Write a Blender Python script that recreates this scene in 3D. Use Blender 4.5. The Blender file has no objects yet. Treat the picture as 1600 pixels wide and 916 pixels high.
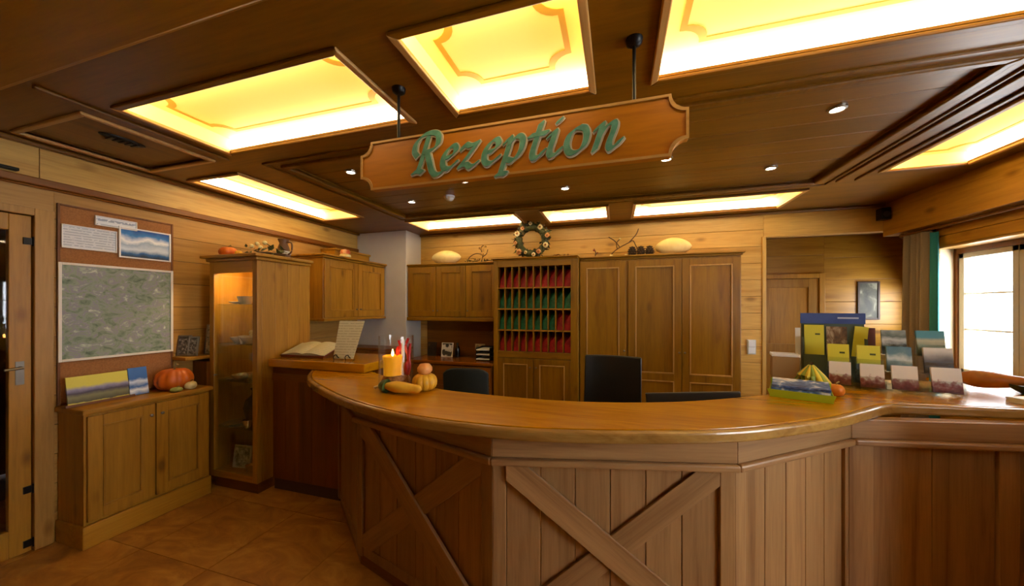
import bpy, bmesh, math, random
from mathutils import Vector, Matrix
random.seed(7)
PI = math.pi
sc = bpy.context.scene
COL = sc.collection

# ------------------------------------------------------------------ camera, world, exposure
PSI = math.radians(16.8)
cam_d = bpy.data.cameras.new('camera')
cam = bpy.data.objects.new('camera', cam_d)
COL.objects.link(cam)
cam.location = (0, 0, 1.6)
cam.rotation_euler = (PI / 2, 0, PSI)
cam_d.sensor_width = 36.0
cam_d.lens = 36.0 * 545.0 / 1600.0
cam_d.shift_y = 22.0 / 1600.0
cam_d.clip_start = 0.02
sc.camera = cam

world = bpy.data.worlds.new('sky')
sc.world = world
world.use_nodes = True
bgn = world.node_tree.nodes['Background']
bgn.inputs[0].default_value = (0.92, 0.96, 1.0, 1)
bgn.inputs[1].default_value = 14.0

sc.view_settings.view_transform = 'Standard'
sc.view_settings.look = 'None'
sc.view_settings.gamma = 1.0
sc.view_settings.use_curve_mapping = False
sc.view_settings.exposure = 0.32
sc.cycles.use_denoising = True
sc.cycles.max_bounces = 10
sc.cycles.diffuse_bounces = 6
sc.cycles.sample_clamp_indirect = 8.0
sc.cycles.caustics_reflective = False
sc.cycles.caustics_refractive = False
STRIP = 12.0       # brightness of the light strips in the ceiling coffers
SPOT = 30.0

# ------------------------------------------------------------------ materials
def lin(h):
    h = h.lstrip('#')
    out = []
    for i in (0, 2, 4):
        c = int(h[i:i + 2], 16) / 255
        out.append(c / 12.92 if c <= 0.04045 else ((c + 0.055) / 1.055) ** 2.4)
    return (*out, 1)

MATS = {}
def base_mat(name):
    m = bpy.data.materials.new(name)
    m.use_nodes = True
    nt = m.node_tree
    p = nt.nodes['Principled BSDF']
    MATS[name] = m
    return m, nt, p

def N(nt, typ, **kw):
    n = nt.nodes.new(typ)
    for k, v in kw.items():
        setattr(n, k, v)
    return n

def ramp(nt, stops):
    r = N(nt, 'ShaderNodeValToRGB')
    el = r.color_ramp.elements
    while len(el) < len(stops):
        el.new(0.5)
    for e, (p, c) in zip(el, stops):
        e.position = p
        e.color = c
    return r

def coords(nt, scale, rnd=True, rot=(0, 0, 0)):
    tc = N(nt, 'ShaderNodeTexCoord')
    src = tc.outputs['Object']
    if rnd:
        oi = N(nt, 'ShaderNodeObjectInfo')
        mul = N(nt, 'ShaderNodeMath', operation='MULTIPLY'); mul.inputs[1].default_value = 41.7
        nt.links.new(oi.outputs['Random'], mul.inputs[0])
        cx = N(nt, 'ShaderNodeCombineXYZ')
        for i in range(3):
            nt.links.new(mul.outputs[0], cx.inputs[i])
        add = N(nt, 'ShaderNodeVectorMath', operation='ADD')
        nt.links.new(src, add.inputs[0]); nt.links.new(cx.outputs[0], add.inputs[1])
        src = add.outputs[0]
    mp = N(nt, 'ShaderNodeMapping')
    mp.inputs['Scale'].default_value = scale
    mp.inputs['Rotation'].default_value = rot
    nt.links.new(src, mp.inputs[0])
    return mp.outputs[0], src

def wood(name, light, dark, axis='z', rough=0.42, knots=0.6, var=0.12, across=11.0, coat=0.0):
    if name in MATS:
        return MATS[name]
    m, nt, p = base_mat(name)
    along = 0.8
    s = {'x': (along, across, across), 'y': (across, along, across), 'z': (across, across, along)}[axis]
    vec, raw = coords(nt, s)
    n1 = N(nt, 'ShaderNodeTexNoise'); n1.inputs['Scale'].default_value = 1.0
    n1.inputs['Detail'].default_value = 6; n1.inputs['Roughness'].default_value = 0.6; n1.inputs['Distortion'].default_value = 0.7
    nt.links.new(vec, n1.inputs['Vector'])
    L, D = lin(light), lin(dark)
    mid = tuple((a * .65 + b * .35) for a, b in zip(L, D))
    r = ramp(nt, [(0.28, D), (0.46, mid), (0.68, L)])
    nt.links.new(n1.outputs[0], r.inputs[0])
    n2 = N(nt, 'ShaderNodeTexNoise'); n2.inputs['Scale'].default_value = 7.0; n2.inputs['Detail'].default_value = 3
    nt.links.new(vec, n2.inputs['Vector'])
    r2 = ramp(nt, [(0.3, (0.82, 0.8, 0.78, 1)), (0.6, (1, 1, 1, 1))])
    nt.links.new(n2.outputs[0], r2.inputs[0])
    mx = N(nt, 'ShaderNodeMix', data_type='RGBA', blend_type='MULTIPLY'); mx.inputs[0].default_value = 0.8
    nt.links.new(r.outputs[0], mx.inputs[6]); nt.links.new(r2.outputs[0], mx.inputs[7])
    col = mx.outputs[2]
    if knots:
        ks = {'x': (1.6, 3.6, 3.6), 'y': (3.6, 1.6, 3.6), 'z': (3.6, 3.6, 1.6)}[axis]
        mp = N(nt, 'ShaderNodeMapping'); mp.inputs['Scale'].default_value = ks
        nt.links.new(raw, mp.inputs[0])
        vo = N(nt, 'ShaderNodeTexVoronoi'); vo.inputs['Scale'].default_value = 1.35
        nt.links.new(mp.outputs[0], vo.inputs['Vector'])
        rk = ramp(nt, [(0.06, (0.22, 0.15, 0.10, 1)), (0.10, (0.58, 0.47, 0.37, 1)), (0.17, (1, 1, 1, 1))])
        nt.links.new(vo.outputs['Distance'], rk.inputs[0])
        mk = N(nt, 'ShaderNodeMix', data_type='RGBA', blend_type='MULTIPLY'); mk.inputs[0].default_value = knots
        nt.links.new(col, mk.inputs[6]); nt.links.new(rk.outputs[0], mk.inputs[7])
        col = mk.outputs[2]
    oi = N(nt, 'ShaderNodeObjectInfo')
    mr = N(nt, 'ShaderNodeMapRange'); mr.inputs[3].default_value = 1 - var; mr.inputs[4].default_value = 1 + var
    nt.links.new(oi.outputs['Random'], mr.inputs[0])
    hs = N(nt, 'ShaderNodeHueSaturation'); hs.inputs['Saturation'].default_value = 1.08; hs.inputs['Hue'].default_value = 0.511
    nt.links.new(mr.outputs[0], hs.inputs['Value']); nt.links.new(col, hs.inputs['Color'])
    nt.links.new(hs.outputs[0], p.inputs['Base Color'])
    p.inputs['Roughness'].default_value = rough
    p.inputs['Coat Weight'].default_value = coat
    p.inputs['Coat Roughness'].default_value = 0.15
    bp = N(nt, 'ShaderNodeBump'); bp.inputs['Strength'].default_value = 0.08; bp.inputs['Distance'].default_value = 0.01
    nt.links.new(n1.outputs[0], bp.inputs['Height']); nt.links.new(bp.outputs[0], p.inputs['Normal'])
    return m

def plain(name, c, rough=0.5, metal=0.0, emit=0.0, ecol=None, mottle=0.0, mscale=20.0, c2=None):
    if name in MATS:
        return MATS[name]
    m, nt, p = base_mat(name)
    c = lin(c)
    if mottle or c2:
        vec, _ = coords(nt, (mscale,) * 3)
        n = N(nt, 'ShaderNodeTexNoise'); n.inputs['Scale'].default_value = 1; n.inputs['Detail'].default_value = 4
        nt.links.new(vec, n.inputs['Vector'])
        d = lin(c2) if c2 else tuple(x * (1 - mottle) for x in c[:3]) + (1,)
        r = ramp(nt, [(0.38, d), (0.62, c)])
        nt.links.new(n.outputs[0], r.inputs[0]); nt.links.new(r.outputs[0], p.inputs['Base Color'])
    else:
        p.inputs['Base Color'].default_value = c
    p.inputs['Roughness'].default_value = rough
    p.inputs['Metallic'].default_value = metal
    if emit:
        p.inputs['Emission Color'].default_value = lin(ecol) if ecol else c
        p.inputs['Emission Strength'].default_value = emit
    return m

def glass(name, tint=(1, 1, 1), refl=0.12):
    if name in MATS:
        return MATS[name]
    m, nt, p = base_mat(name)
    nt.nodes.remove(p)
    out = nt.nodes['Material Output']
    tr = N(nt, 'ShaderNodeBsdfTransparent'); tr.inputs[0].default_value = (*tint, 1)
    gl = N(nt, 'ShaderNodeBsdfGlossy'); gl.inputs['Roughness'].default_value = 0.02
    fr = N(nt, 'ShaderNodeLayerWeight'); fr.inputs[0].default_value = 0.5
    pw = N(nt, 'ShaderNodeMath', operation='POWER'); pw.inputs[1].default_value = 4.0
    nt.links.new(fr.outputs['Facing'], pw.inputs[0])
    mul = N(nt, 'ShaderNodeMath', operation='MULTIPLY_ADD'); mul.inputs[1].default_value = 0.8; mul.inputs[2].default_value = refl * 0.3
    nt.links.new(pw.outputs[0], mul.inputs[0])
    mx = N(nt, 'ShaderNodeMixShader')
    nt.links.new(mul.outputs[0], mx.inputs[0]); nt.links.new(tr.outputs[0], mx.inputs[1]); nt.links.new(gl.outputs[0], mx.inputs[2])
    nt.links.new(mx.outputs[0], out.inputs[0])
    return m

def printed(name, stops, scale=(6, 6, 6), detail=5, rough=0.55, distortion=0.5):
    """flat print: a noise picked through a colour ramp"""
    if name in MATS:
        return MATS[name]
    m, nt, p = base_mat(name)
    vec, _ = coords(nt, scale)
    n = N(nt, 'ShaderNodeTexNoise'); n.inputs['Scale'].default_value = 1; n.inputs['Detail'].default_value = detail
    n.inputs['Distortion'].default_value = distortion; n.inputs['Roughness'].default_value = 0.65
    nt.links.new(vec, n.inputs['Vector'])
    r = ramp(nt, [(a, lin(c)) for a, c in stops])
    nt.links.new(n.outputs[0], r.inputs[0]); nt.links.new(r.outputs[0], p.inputs['Base Color'])
    p.inputs['Roughness'].default_value = rough
    return m

def banded(name, stops, z0, z1, wob=0.05, rough=0.5, wscale=9):
    """flat print in horizontal bands along local z (landscape pictures on leaflets)"""
    if name in MATS:
        return MATS[name]
    m, nt, p = base_mat(name)
    tc = N(nt, 'ShaderNodeTexCoord'); sx = N(nt, 'ShaderNodeSeparateXYZ')
    nt.links.new(tc.outputs['Object'], sx.inputs[0])
    mr = N(nt, 'ShaderNodeMapRange'); mr.inputs[1].default_value = z0; mr.inputs[2].default_value = z1
    nt.links.new(sx.outputs[2], mr.inputs[0])
    vec, _ = coords(nt, (wscale, wscale, wscale))
    n = N(nt, 'ShaderNodeTexNoise'); n.inputs['Scale'].default_value = 1; n.inputs['Detail'].default_value = 4
    nt.links.new(vec, n.inputs['Vector'])
    ma = N(nt, 'ShaderNodeMath', operation='MULTIPLY_ADD'); ma.inputs[1].default_value = wob * 2; 
    sub = N(nt, 'ShaderNodeMath', operation='SUBTRACT'); sub.inputs[1].default_value = 0.5
    nt.links.new(n.outputs[0], sub.inputs[0]); nt.links.new(sub.outputs[0], ma.inputs[0]); nt.links.new(mr.outputs[0], ma.inputs[2])
    r = ramp(nt, [(a, lin(c)) for a, c in stops]); r.color_ramp.interpolation = 'LINEAR'
    nt.links.new(ma.outputs[0], r.inputs[0]); nt.links.new(r.outputs[0], p.inputs['Base Color'])
    p.inputs['Roughness'].default_value = rough
    return m

def text_lines(name, paper, ink, pitch, axis=2, width=0.45):
    """printed text too small to read: broken lines"""
    if name in MATS:
        return MATS[name]
    m, nt, p = base_mat(name)
    tc = N(nt, 'ShaderNodeTexCoord'); sx = N(nt, 'ShaderNodeSeparateXYZ')
    nt.links.new(tc.outputs['Object'], sx.inputs[0])
    md = N(nt, 'ShaderNodeMath', operation='PINGPONG'); md.inputs[1].default_value = pitch
    nt.links.new(sx.outputs[axis], md.inputs[0])
    gt = N(nt, 'ShaderNodeMath', operation='LESS_THAN'); gt.inputs[1].default_value = pitch * width
    nt.links.new(md.outputs[0], gt.inputs[0])
    vec, _ = coords(nt, (60, 60, 60))
    n = N(nt, 'ShaderNodeTexNoise'); n.inputs['Scale'].default_value = 1
    nt.links.new(vec, n.inputs['Vector'])
    g2 = N(nt, 'ShaderNodeMath', operation='GREATER_THAN'); g2.inputs[1].default_value = 0.42
    nt.links.new(n.outputs[0], g2.inputs[0])
    mu = N(nt, 'ShaderNodeMath', operation='MULTIPLY')
    nt.links.new(gt.outputs[0], mu.inputs[0]); nt.links.new(g2.outputs[0], mu.inputs[1])
    mx = N(nt, 'ShaderNodeMix', data_type='RGBA'); mx.inputs[6].default_value = lin(paper); mx.inputs[7].default_value = lin(ink)
    nt.links.new(mu.outputs[0], mx.inputs[0]); nt.links.new(mx.outputs[2], p.inputs['Base Color'])
    p.inputs['Roughness'].default_value = 0.6
    return m

# wood families: name -> (light, dark)
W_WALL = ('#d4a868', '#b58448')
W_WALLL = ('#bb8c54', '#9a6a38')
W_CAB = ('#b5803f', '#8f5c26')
W_CABB = ('#966828', '#744814')
W_CEIL = ('#80501c', '#5c360f')
W_DESK = ('#a87e5a', '#7d553a')
W_DARK = ('#7c451c', '#552a0e')
W_BEAM_LIT = ('#a8702a', '#80501a')  # window light on the near beams put into a paler wood colour
W_LITE = ('#c79a66', '#a9784a')
W_TOP = ('#c78735', '#a4641e')
def WD(fam, axis='z', **kw):
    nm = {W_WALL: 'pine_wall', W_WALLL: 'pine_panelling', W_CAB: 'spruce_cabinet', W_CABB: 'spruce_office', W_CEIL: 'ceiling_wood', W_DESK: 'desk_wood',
          W_DARK: 'dark_wood', W_BEAM_LIT: 'beam_wood', W_LITE: 'light_moulding', W_TOP: 'counter_wood'}[fam]
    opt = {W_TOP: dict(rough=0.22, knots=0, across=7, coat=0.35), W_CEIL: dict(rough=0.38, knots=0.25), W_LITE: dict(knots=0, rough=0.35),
           W_DESK: dict(knots=0.15, rough=0.4, across=16), W_DARK: dict(knots=0, rough=0.4), W_BEAM_LIT: dict(knots=.3), W_WALL: dict(knots=0.6), W_CABB: dict(knots=0.4), W_CAB: dict(knots=0.7), W_WALLL: dict(knots=0.7)}[fam]
    opt = {**opt, **kw}
    return wood(nm + '_' + axis, fam[0], fam[1], axis, **opt)

BLACK = plain('black_metal', '#161412', 0.4, 0.6)
CHROME = plain('brushed_metal', '#a8a298', 0.3, 1.0)
BRASS = plain('dull_pewter', '#7d756a', 0.35, 0.9)
WHITE = plain('white_plaster', '#c9c9c6', 0.8, mottle=0.04, mscale=6)
PAPER = plain('white_paper', '#e8eaee', 0.6)
GLASS = glass('clear_glass')
ACRYL = glass('acrylic', (0.93, 0.96, 0.96), 0.25)
DARKLEATHER = plain('black_leather', '#0d0d0c', 0.38, mottle=0.3, mscale=60)
DARKCLOTH = plain('black_green_fabric', '#141a12', 0.8, mottle=0.3, mscale=120)

# ------------------------------------------------------------------ mesh builder
def smooth_path(pts, n=6, closed=False):
    out = []
    m = len(pts)
    P = [Vector(p) for p in pts]
    rng = range(m if closed else m - 1)
    for i in rng:
        if closed:
            p0, p1, p2, p3 = P[(i - 1) % m], P[i], P[(i + 1) % m], P[(i + 2) % m]
        else:
            p0, p1, p2, p3 = P[max(i - 1, 0)], P[i], P[i + 1], P[min(i + 2, m - 1)]
        for k in range(n):
            t = k / n
            out.append(0.5 * ((2 * p1) + (p2 - p0) * t + (2 * p0 - 5 * p1 + 4 * p2 - p3) * t * t + (3 * p1 - p0 - 3 * p2 + p3) * t ** 3))
    if not closed:
        out.append(P[-1])
    return out

class MB:
    def __init__(self):
        self.v = []; self.f = []
    def add(self, vs, fs):
        o = len(self.v)
        self.v += [tuple(v) for v in vs]
        self.f += [tuple(i + o for i in f) for f in fs]
        return self
    def box(self, x0, x1, y0, y1, z0, z1, mat=None):
        vs = [(x, y, z) for x in (x0, x1) for y in (y0, y1) for z in (z0, z1)]
        if mat is not None:
            vs = [mat @ Vector(v) for v in vs]
        return self.add(vs, [(0, 1, 3, 2), (4, 6, 7, 5), (0, 4, 5, 1), (2, 3, 7, 6), (0, 2, 6, 4), (1, 5, 7, 3)])
    def prism(self, poly, z0, z1, mat=None):
        n = len(poly)
        vs = [(x, y, z0) for x, y in poly] + [(x, y, z1) for x, y in poly]
        if mat is not None:
            vs = [mat @ Vector(v) for v in vs]
        return self.add(vs, [tuple(range(n))[::-1], tuple(range(n, 2 * n))] + [(i, (i + 1) % n, (i + 1) % n + n, i + n) for i in range(n)])
    def lathe(self, prof, seg=24, c=(0, 0, 0), rib=None, sx=1.0, sy=1.0, mat=None):
        vs = []; fs = []
        n = len(prof)
        for k in range(seg):
            a = 2 * PI * k / seg
            q = rib(a) if rib else 1.0
            for r, z in prof:
                v = Vector((r * q * math.cos(a) * sx, r * q * math.sin(a) * sy, z))
                if mat is not None:
                    v = mat @ v
                vs.append((v.x + c[0], v.y + c[1], v.z + c[2]))
        for k in range(seg):
            k2 = (k + 1) % seg
            for i in range(n - 1):
                fs.append((k * n + i, k2 * n + i, k2 * n + i + 1, k * n + i + 1))
        if prof[0][0] < .006:
            fs.append(tuple(k * n for k in range(seg))[::-1])
        if prof[-1][0] < .006:
            fs.append(tuple(k * n + n - 1 for k in range(seg)))
        return self.add(vs, fs)
    def tube(self, pts, r, seg=8, cap=True):
        P = [Vector(p) for p in pts]
        R = r if isinstance(r, (list, tuple)) else [r] * len(P)
        vs = []; fs = []
        up = Vector((0, 0, 1))
        for i, p in enumerate(P):
            d = (P[min(i + 1, len(P) - 1)] - P[max(i - 1, 0)]).normalized()
            ref = up if abs(d.dot(up)) < 0.95 else Vector((1, 0, 0))
            a = d.cross(ref).normalized(); b = d.cross(a).normalized()
            for k in range(seg):
                t = 2 * PI * k / seg
                vs.append(p + (a * math.cos(t) + b * math.sin(t)) * R[i])
        for i in range(len(P) - 1):
            for k in range(seg):
                k2 = (k + 1) % seg
                fs.append((i * seg + k, i * seg + k2, (i + 1) * seg + k2, (i + 1) * seg + k))
        if cap:
            fs.append(tuple(range(seg))[::-1]); o = (len(P) - 1) * seg
            fs.append(tuple(range(o, o + seg)))
        return self.add(vs, fs)
    def ball(self, c, rx, ry=None, rz=None, seg=14, rings=8):
        ry = ry or rx; rz = rz or rx
        prof = [(max(1e-4, math.sin(PI * i / rings)), -math.cos(PI * i / rings)) for i in range(rings + 1)]
        vs = []; n = len(prof); fs = []
        for k in range(seg):
            a = 2 * PI * k / seg
            for r, z in prof:
                vs.append((c[0] + rx * r * math.cos(a), c[1] + ry * r * math.sin(a), c[2] + rz * z))
        for k in range(seg):
            k2 = (k + 1) % seg
            for i in range(n - 1):
                fs.append((k * n + i, k2 * n + i, k2 * n + i + 1, k * n + i + 1))
        return self.add(vs, fs)
    def frame(self, x0, x1, z0, z1, w, y0, y1):
        """rectangular frame standing in the xz plane"""
        self.box(x0, x0 + w, y0, y1, z0, z1); self.box(x1 - w, x1, y0, y1, z0, z1)
        self.box(x0 + w, x1 - w, y0, y1, z0, z0 + w); self.box(x0 + w, x1 - w, y0, y1, z1 - w, z1)
        return self
    def frame_flat(self, x0, x1, y0, y1, w, z0, z1):
        self.box(x0, x0 + w, y0, y1, z0, z1); self.box(x1 - w, x1, y0, y1, z0, z1)
        self.box(x0 + w, x1 - w, y0, y0 + w, z0, z1); self.box(x0 + w, x1 - w, y1 - w, y1, z0, z1)
        return self
    def mesh(self, name, mat, smooth=False):
        me = bpy.data.meshes.new(name)
        me.from_pydata(self.v, [], self.f)
        bm = bmesh.new(); bm.from_mesh(me)
        bmesh.ops.recalc_face_normals(bm, faces=bm.faces)
        bm.to_mesh(me); bm.free()
        for m in (mat if isinstance(mat, (list, tuple)) else [mat]):
            me.materials.append(m)
        if smooth:
            me.shade_smooth()
            me.set_sharp_from_angle(angle=math.radians(50))
        return me
    def build(self, name, mat, parent=None, loc=(0, 0, 0), rotz=0.0, bevel=0.0, smooth=False, rot=None, seg=2):
        o = bpy.data.objects.new(name, self.mesh(name, mat, smooth))
        COL.objects.link(o)
        o.location = loc
        o.rotation_euler = rot if rot else (0, 0, rotz)
        if parent:
            o.parent = parent
        if bevel:
            b = o.modifiers.new('bevel', 'BEVEL'); b.width = bevel; b.segments = seg; b.limit_method = 'ANGLE'; b.angle_limit = math.radians(40)
        return o

def tag(o, label, cat, group=None):
    o['label'] = label; o['category'] = cat
    if group:
        o['group'] = group
    return o
def thing(name, label, cat, loc=(0, 0, 0), rotz=0.0, group=None, rot=None):
    o = bpy.data.objects.new(name, None)
    o.empty_display_size = 0.1
    COL.objects.link(o)
    o.location = loc
    o.rotation_euler = rot if rot else (0, 0, rotz)
    return tag(o, label, cat, group)
def struct(o):
    o['kind'] = 'structure'
    return o
def inst(mesh, name, parent, loc=(0, 0, 0), rotz=0.0, rot=None, scale=None):
    o = bpy.data.objects.new(name, mesh); COL.objects.link(o)
    o.parent = parent; o.location = loc; o.rotation_euler = rot if rot else (0, 0, rotz)
    if scale:
        o.scale = scale
    return o

# ------------------------------------------------------------------ the room
CZ = 2.68              # ceiling height
XL, XR, YB, YN = -3.67, 2.8, 4.65, -2.6
# floor of stone slabs
fl = struct(MB().box(XL - 2.0, 3.9, YN - .2, 5.6, -0.12, -0.006).build('floor', plain('floor_joint', '#4a2d16', 0.7)))
def stone(name, a, b, c):
    m, nt, p = base_mat(name)
    vec, _ = coords(nt, (3.2, 5.5, 4))
    n = N(nt, 'ShaderNodeTexNoise'); n.inputs['Scale'].default_value = 1; n.inputs['Detail'].default_value = 7; n.inputs['Distortion'].default_value = 1.2; n.inputs['Roughness'].default_value = 0.62
    nt.links.new(vec, n.inputs['Vector'])
    r = ramp(nt, [(0.3, lin(a)), (0.5, lin(b)), (0.72, lin(c))])
    nt.links.new(n.outputs[0], r.inputs[0]); nt.links.new(r.outputs[0], p.inputs['Base Color'])
    p.inputs['Roughness'].default_value = 0.3
    return m
STONE = stone('floor_stone', '#8a5520', '#ad752f', '#cc9848')
TS = 0.62
tile_me = MB().box(0, TS - .004, 0, TS - .004, -.02, 0).mesh('floor_slab', STONE)
for i in range(12):
    for j in range(10):
        x = XL - 1.2 + i * TS; y = -1.6 + j * TS
        if x > 2.2: continue
        inst(tile_me, 'floor_slab', fl, (x, y, 0))

def hplanks(parent, axis, a0, a1, z0, z1, h, plane, th, mat, out, name='plank'):
    """horizontal boards on a wall; axis x or y; plane = visible face coordinate, out = +1/-1 room side"""
    n = max(1, round((z1 - z0) / h)); hh = (z1 - z0) / n
    for k in range(n):
        za, zb = z0 + k * hh + .0015, z0 + (k + 1) * hh - .0015
        b = MB()
        p0, p1 = sorted((plane, plane - out * th))
        if axis == 'y':
            b.box(p0, p1, a0, a1, za, zb)
        else:
            b.box(a0, a1, p0, p1, za, zb)
        b.build(name, mat, parent, bevel=.003)

# left wall with a doorway
BACKING = plain('wall_backing', '#4a3018', 0.9)
wl = struct(MB().box(XL - .16, XL - .015, 1.29, YB + .15, 0, CZ + .1).box(XL - .16, XL - .015, 0.20, 1.29, 2.2, CZ + .1).box(XL - .16, XL - .015, YN, 0.20, 0, CZ + .1).build('wall_left', BACKING))
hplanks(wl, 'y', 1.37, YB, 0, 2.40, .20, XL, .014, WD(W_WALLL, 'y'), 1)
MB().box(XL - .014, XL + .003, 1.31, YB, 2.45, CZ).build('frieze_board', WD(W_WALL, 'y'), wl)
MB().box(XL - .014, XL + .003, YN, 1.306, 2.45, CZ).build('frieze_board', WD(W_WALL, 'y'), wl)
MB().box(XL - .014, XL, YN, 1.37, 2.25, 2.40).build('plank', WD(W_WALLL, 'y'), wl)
MB().box(XL - .014, XL, YN, 0.20, 0, 2.25).build('plank', WD(W_WALLL, 'y'), wl)
t1 = struct(MB().box(XL, XL + .035, YN, 4.26, 2.40, 2.45).box(XL, XL + .022, YN, 4.26, 2.385, 2.40).build('trim_1', WD(W_DARK, 'y'), bevel=.008))
# door in the left wall: pale jamb, glazed leaf with black fittings
dj = struct(MB().box(XL - .15, XL + .012, 1.285, 1.37, 0, 2.25).box(XL - .15, XL + .012, 0.12, 0.20, 0, 2.25).box(XL - .15, XL + .012, 0.20, 1.285, 2.2, 2.25).build('door_1', WD(W_WALLL, 'z'), bevel=.004))
leaf = MB().box(-.02, .02, 1.19, 1.28, .005, 2.195).box(-.02, .02, .205, .30, .005, 2.195).box(-.02, .02, .30, 1.19, .005, .18).box(-.02, .02, .30, 1.19, 2.09, 2.195).build('door_leaf', WD(W_CAB, 'z'), dj, (XL - .03, 0, 0), bevel=.004)
MB().box(-.004, .004, .29, 1.2, .17, 2.10).build('door_pane', GLASS, leaf)
for zz in (2.03, .41, .06):
    MB().box(.018, .03, 1.245, 1.292, zz - .022, zz + .022).tube([(.03, 1.287, zz - .03), (.03, 1.287, zz + .03)], .008).build('hinge', BLACK, leaf)
MB().box(.018, .024, 1.215, 1.25, 1.10, 1.25).tube([(.024, 1.232, 1.21), (.06, 1.232, 1.21), (.06, 1.16, 1.205)], .008).build('lock_plate', BRASS, leaf)
MB().box(.0, .04, .2, 1.215, 2.462, 2.482).box(0.0, .05, .82, 1.05, 2.455, 2.50).build('door_closer', BLACK, wl, (XL + .004, 0, 0), bevel=.004)
# dim room behind the door
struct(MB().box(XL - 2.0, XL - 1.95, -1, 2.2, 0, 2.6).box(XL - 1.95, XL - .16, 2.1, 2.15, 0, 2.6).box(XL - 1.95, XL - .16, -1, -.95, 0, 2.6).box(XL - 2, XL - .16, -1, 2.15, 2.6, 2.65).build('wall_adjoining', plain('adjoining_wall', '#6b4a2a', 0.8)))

# back wall of pine boards, plaster column, alcove
wb = struct(MB().box(XL - .1, 1.60, YB + .015, YB + .14, 0, CZ + .1).box(1.6, 3.0, YB + .015, YB + .14, 2.42, CZ + .1).build('wall_back', BACKING))
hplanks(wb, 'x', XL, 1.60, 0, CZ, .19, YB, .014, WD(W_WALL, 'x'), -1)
MB().box(1.60, 2.80, YB, YB + .10, 2.40, CZ).build('lintel_board', WD(W_WALL, 'x'), wb, bevel=.004)
MB().box(1.585, 1.625, YB - .012, YB + .16, 0, 2.40).build('corner_board', WD(W_WALL, 'z'), wb, bevel=.004)
struct(MB().box(XL, -2.84, 4.26, YB, 0, CZ).build('wall_column', WHITE, bevel=.006))
wa = struct(MB().box(1.45, 3.46, 5.415, 5.55, 0, 2.6).box(1.45, 1.6, YB + .14, 5.415, 0, 2.6).prism([(3.0, 4.40), (3.06, 4.40), (3.16, 4.72), (3.10, 4.72)], 0, 2.6).prism([(3.34, 5.2), (3.40, 5.2), (3.48, 5.5), (3.42, 5.5)], 0, 2.6).prism([(3.10, 4.72), (3.16, 4.72), (3.40, 5.2), (3.34, 5.2)], 1.78, 2.6).prism([(3.10, 4.72), (3.16, 4.72), (3.40, 5.2), (3.34, 5.2)], 0, 1.38).prism([(1.45, YB + .1), (3.1, YB + .1), (3.45, 5.5), (1.45, 5.5)], 2.5, 2.6).prism([(2.99, 4.4), (3.06, 4.4), (3.2, YB + .1), (2.99, YB + .1)], 2.5, 2.6).build('wall_alcove', plain('alcove_side', '#7a4a1c', 0.7)))  # gap in the slanted side wall added to let daylight onto the alcove
hplanks(wa, 'x', 2.52, 3.40, 0, 2.5, .27, 5.40, .014, WD(W_CAB, 'x'), -1)
hplanks(wa, 'x', 1.6, 2.52, 2.03, 2.5, .24, 5.40, .014, WD(W_CAB, 'x'), -1)
d2 = struct(MB().frame(1.68, 2.52, -.05, 2.03, .06, 5.37, 5.41).build('door_2', WD(W_CAB, 'z'), bevel=.004))
l2 = MB().frame(1.742, 2.458, .012, 1.965, .11, 5.385, 5.41).box(1.85, 2.35, 5.385, 5.41, 1.0, 1.12).build('door_leaf', WD(W_CAB, 'z'), d2, bevel=.003)
MB().box(1.85, 2.35, 5.396, 5.41, .12, 1.0).build('door_panel', WD(W_CAB, 'z'), l2)
MB().box(1.85, 2.35, 5.396, 5.41, 1.12, 1.86).build('door_panel', WD(W_CAB, 'z'), l2)

# right wall: box beam, boards, window with splayed reveal
wr = struct(MB().box(2.815, 3.02, 4.29, 4.5, 0, 2.5).box(2.815, 3.02, 3.2, 4.29, 0, .94).box(2.815, 3.02, 3.2, 4.29, 2.15, 2.8).box(2.815, 3.02, 4.29, YB, 2.34, 2.8).box(2.815, 3.02, 1.5, 3.2, 0, 2.8)
            .box(2.815, 3.02, -.1, 1.5, 0, .85).box(2.815, 3.02, -.1, 1.5, 2.25, 2.8).box(2.815, 3.02, YN - .1, -.1, 0, 2.8).build('wall_right', BACKING))
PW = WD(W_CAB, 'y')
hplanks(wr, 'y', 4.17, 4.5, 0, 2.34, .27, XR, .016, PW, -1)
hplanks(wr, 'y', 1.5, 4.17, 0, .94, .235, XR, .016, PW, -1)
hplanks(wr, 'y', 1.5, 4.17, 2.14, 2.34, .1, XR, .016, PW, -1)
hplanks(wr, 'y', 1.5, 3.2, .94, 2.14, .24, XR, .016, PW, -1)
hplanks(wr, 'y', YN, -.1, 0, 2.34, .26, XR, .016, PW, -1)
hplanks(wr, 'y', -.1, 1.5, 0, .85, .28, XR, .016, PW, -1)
MB().box(2.68, XR + .015, YN, YB, 2.34, CZ).build('box_beam', PW, wr, bevel=.004)
MB().prism([(2.80, 4.17), (2.80, 4.19), (3.02, 4.30), (3.02, 4.28)], .94, 2.15).build('reveal', plain('reveal_cream', '#e4d3ae', 0.7), wr)
MB().box(2.80, 3.02, 3.2, 4.20, 2.13, 2.15).build('reveal', WD(W_LITE, 'y'), wr)
w1 = struct(MB().box(2.97, 3.03, 4.225, 4.28, .95, 2.14).box(2.97, 3.03, 3.2, 3.25, .95, 2.14).box(2.97, 3.03, 3.25, 4.225, 2.085, 2.14).box(2.97, 3.03, 3.25, 4.225, .95, 1.0).build('window_1', WD(W_DARK, 'z'), bevel=.004))
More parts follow.
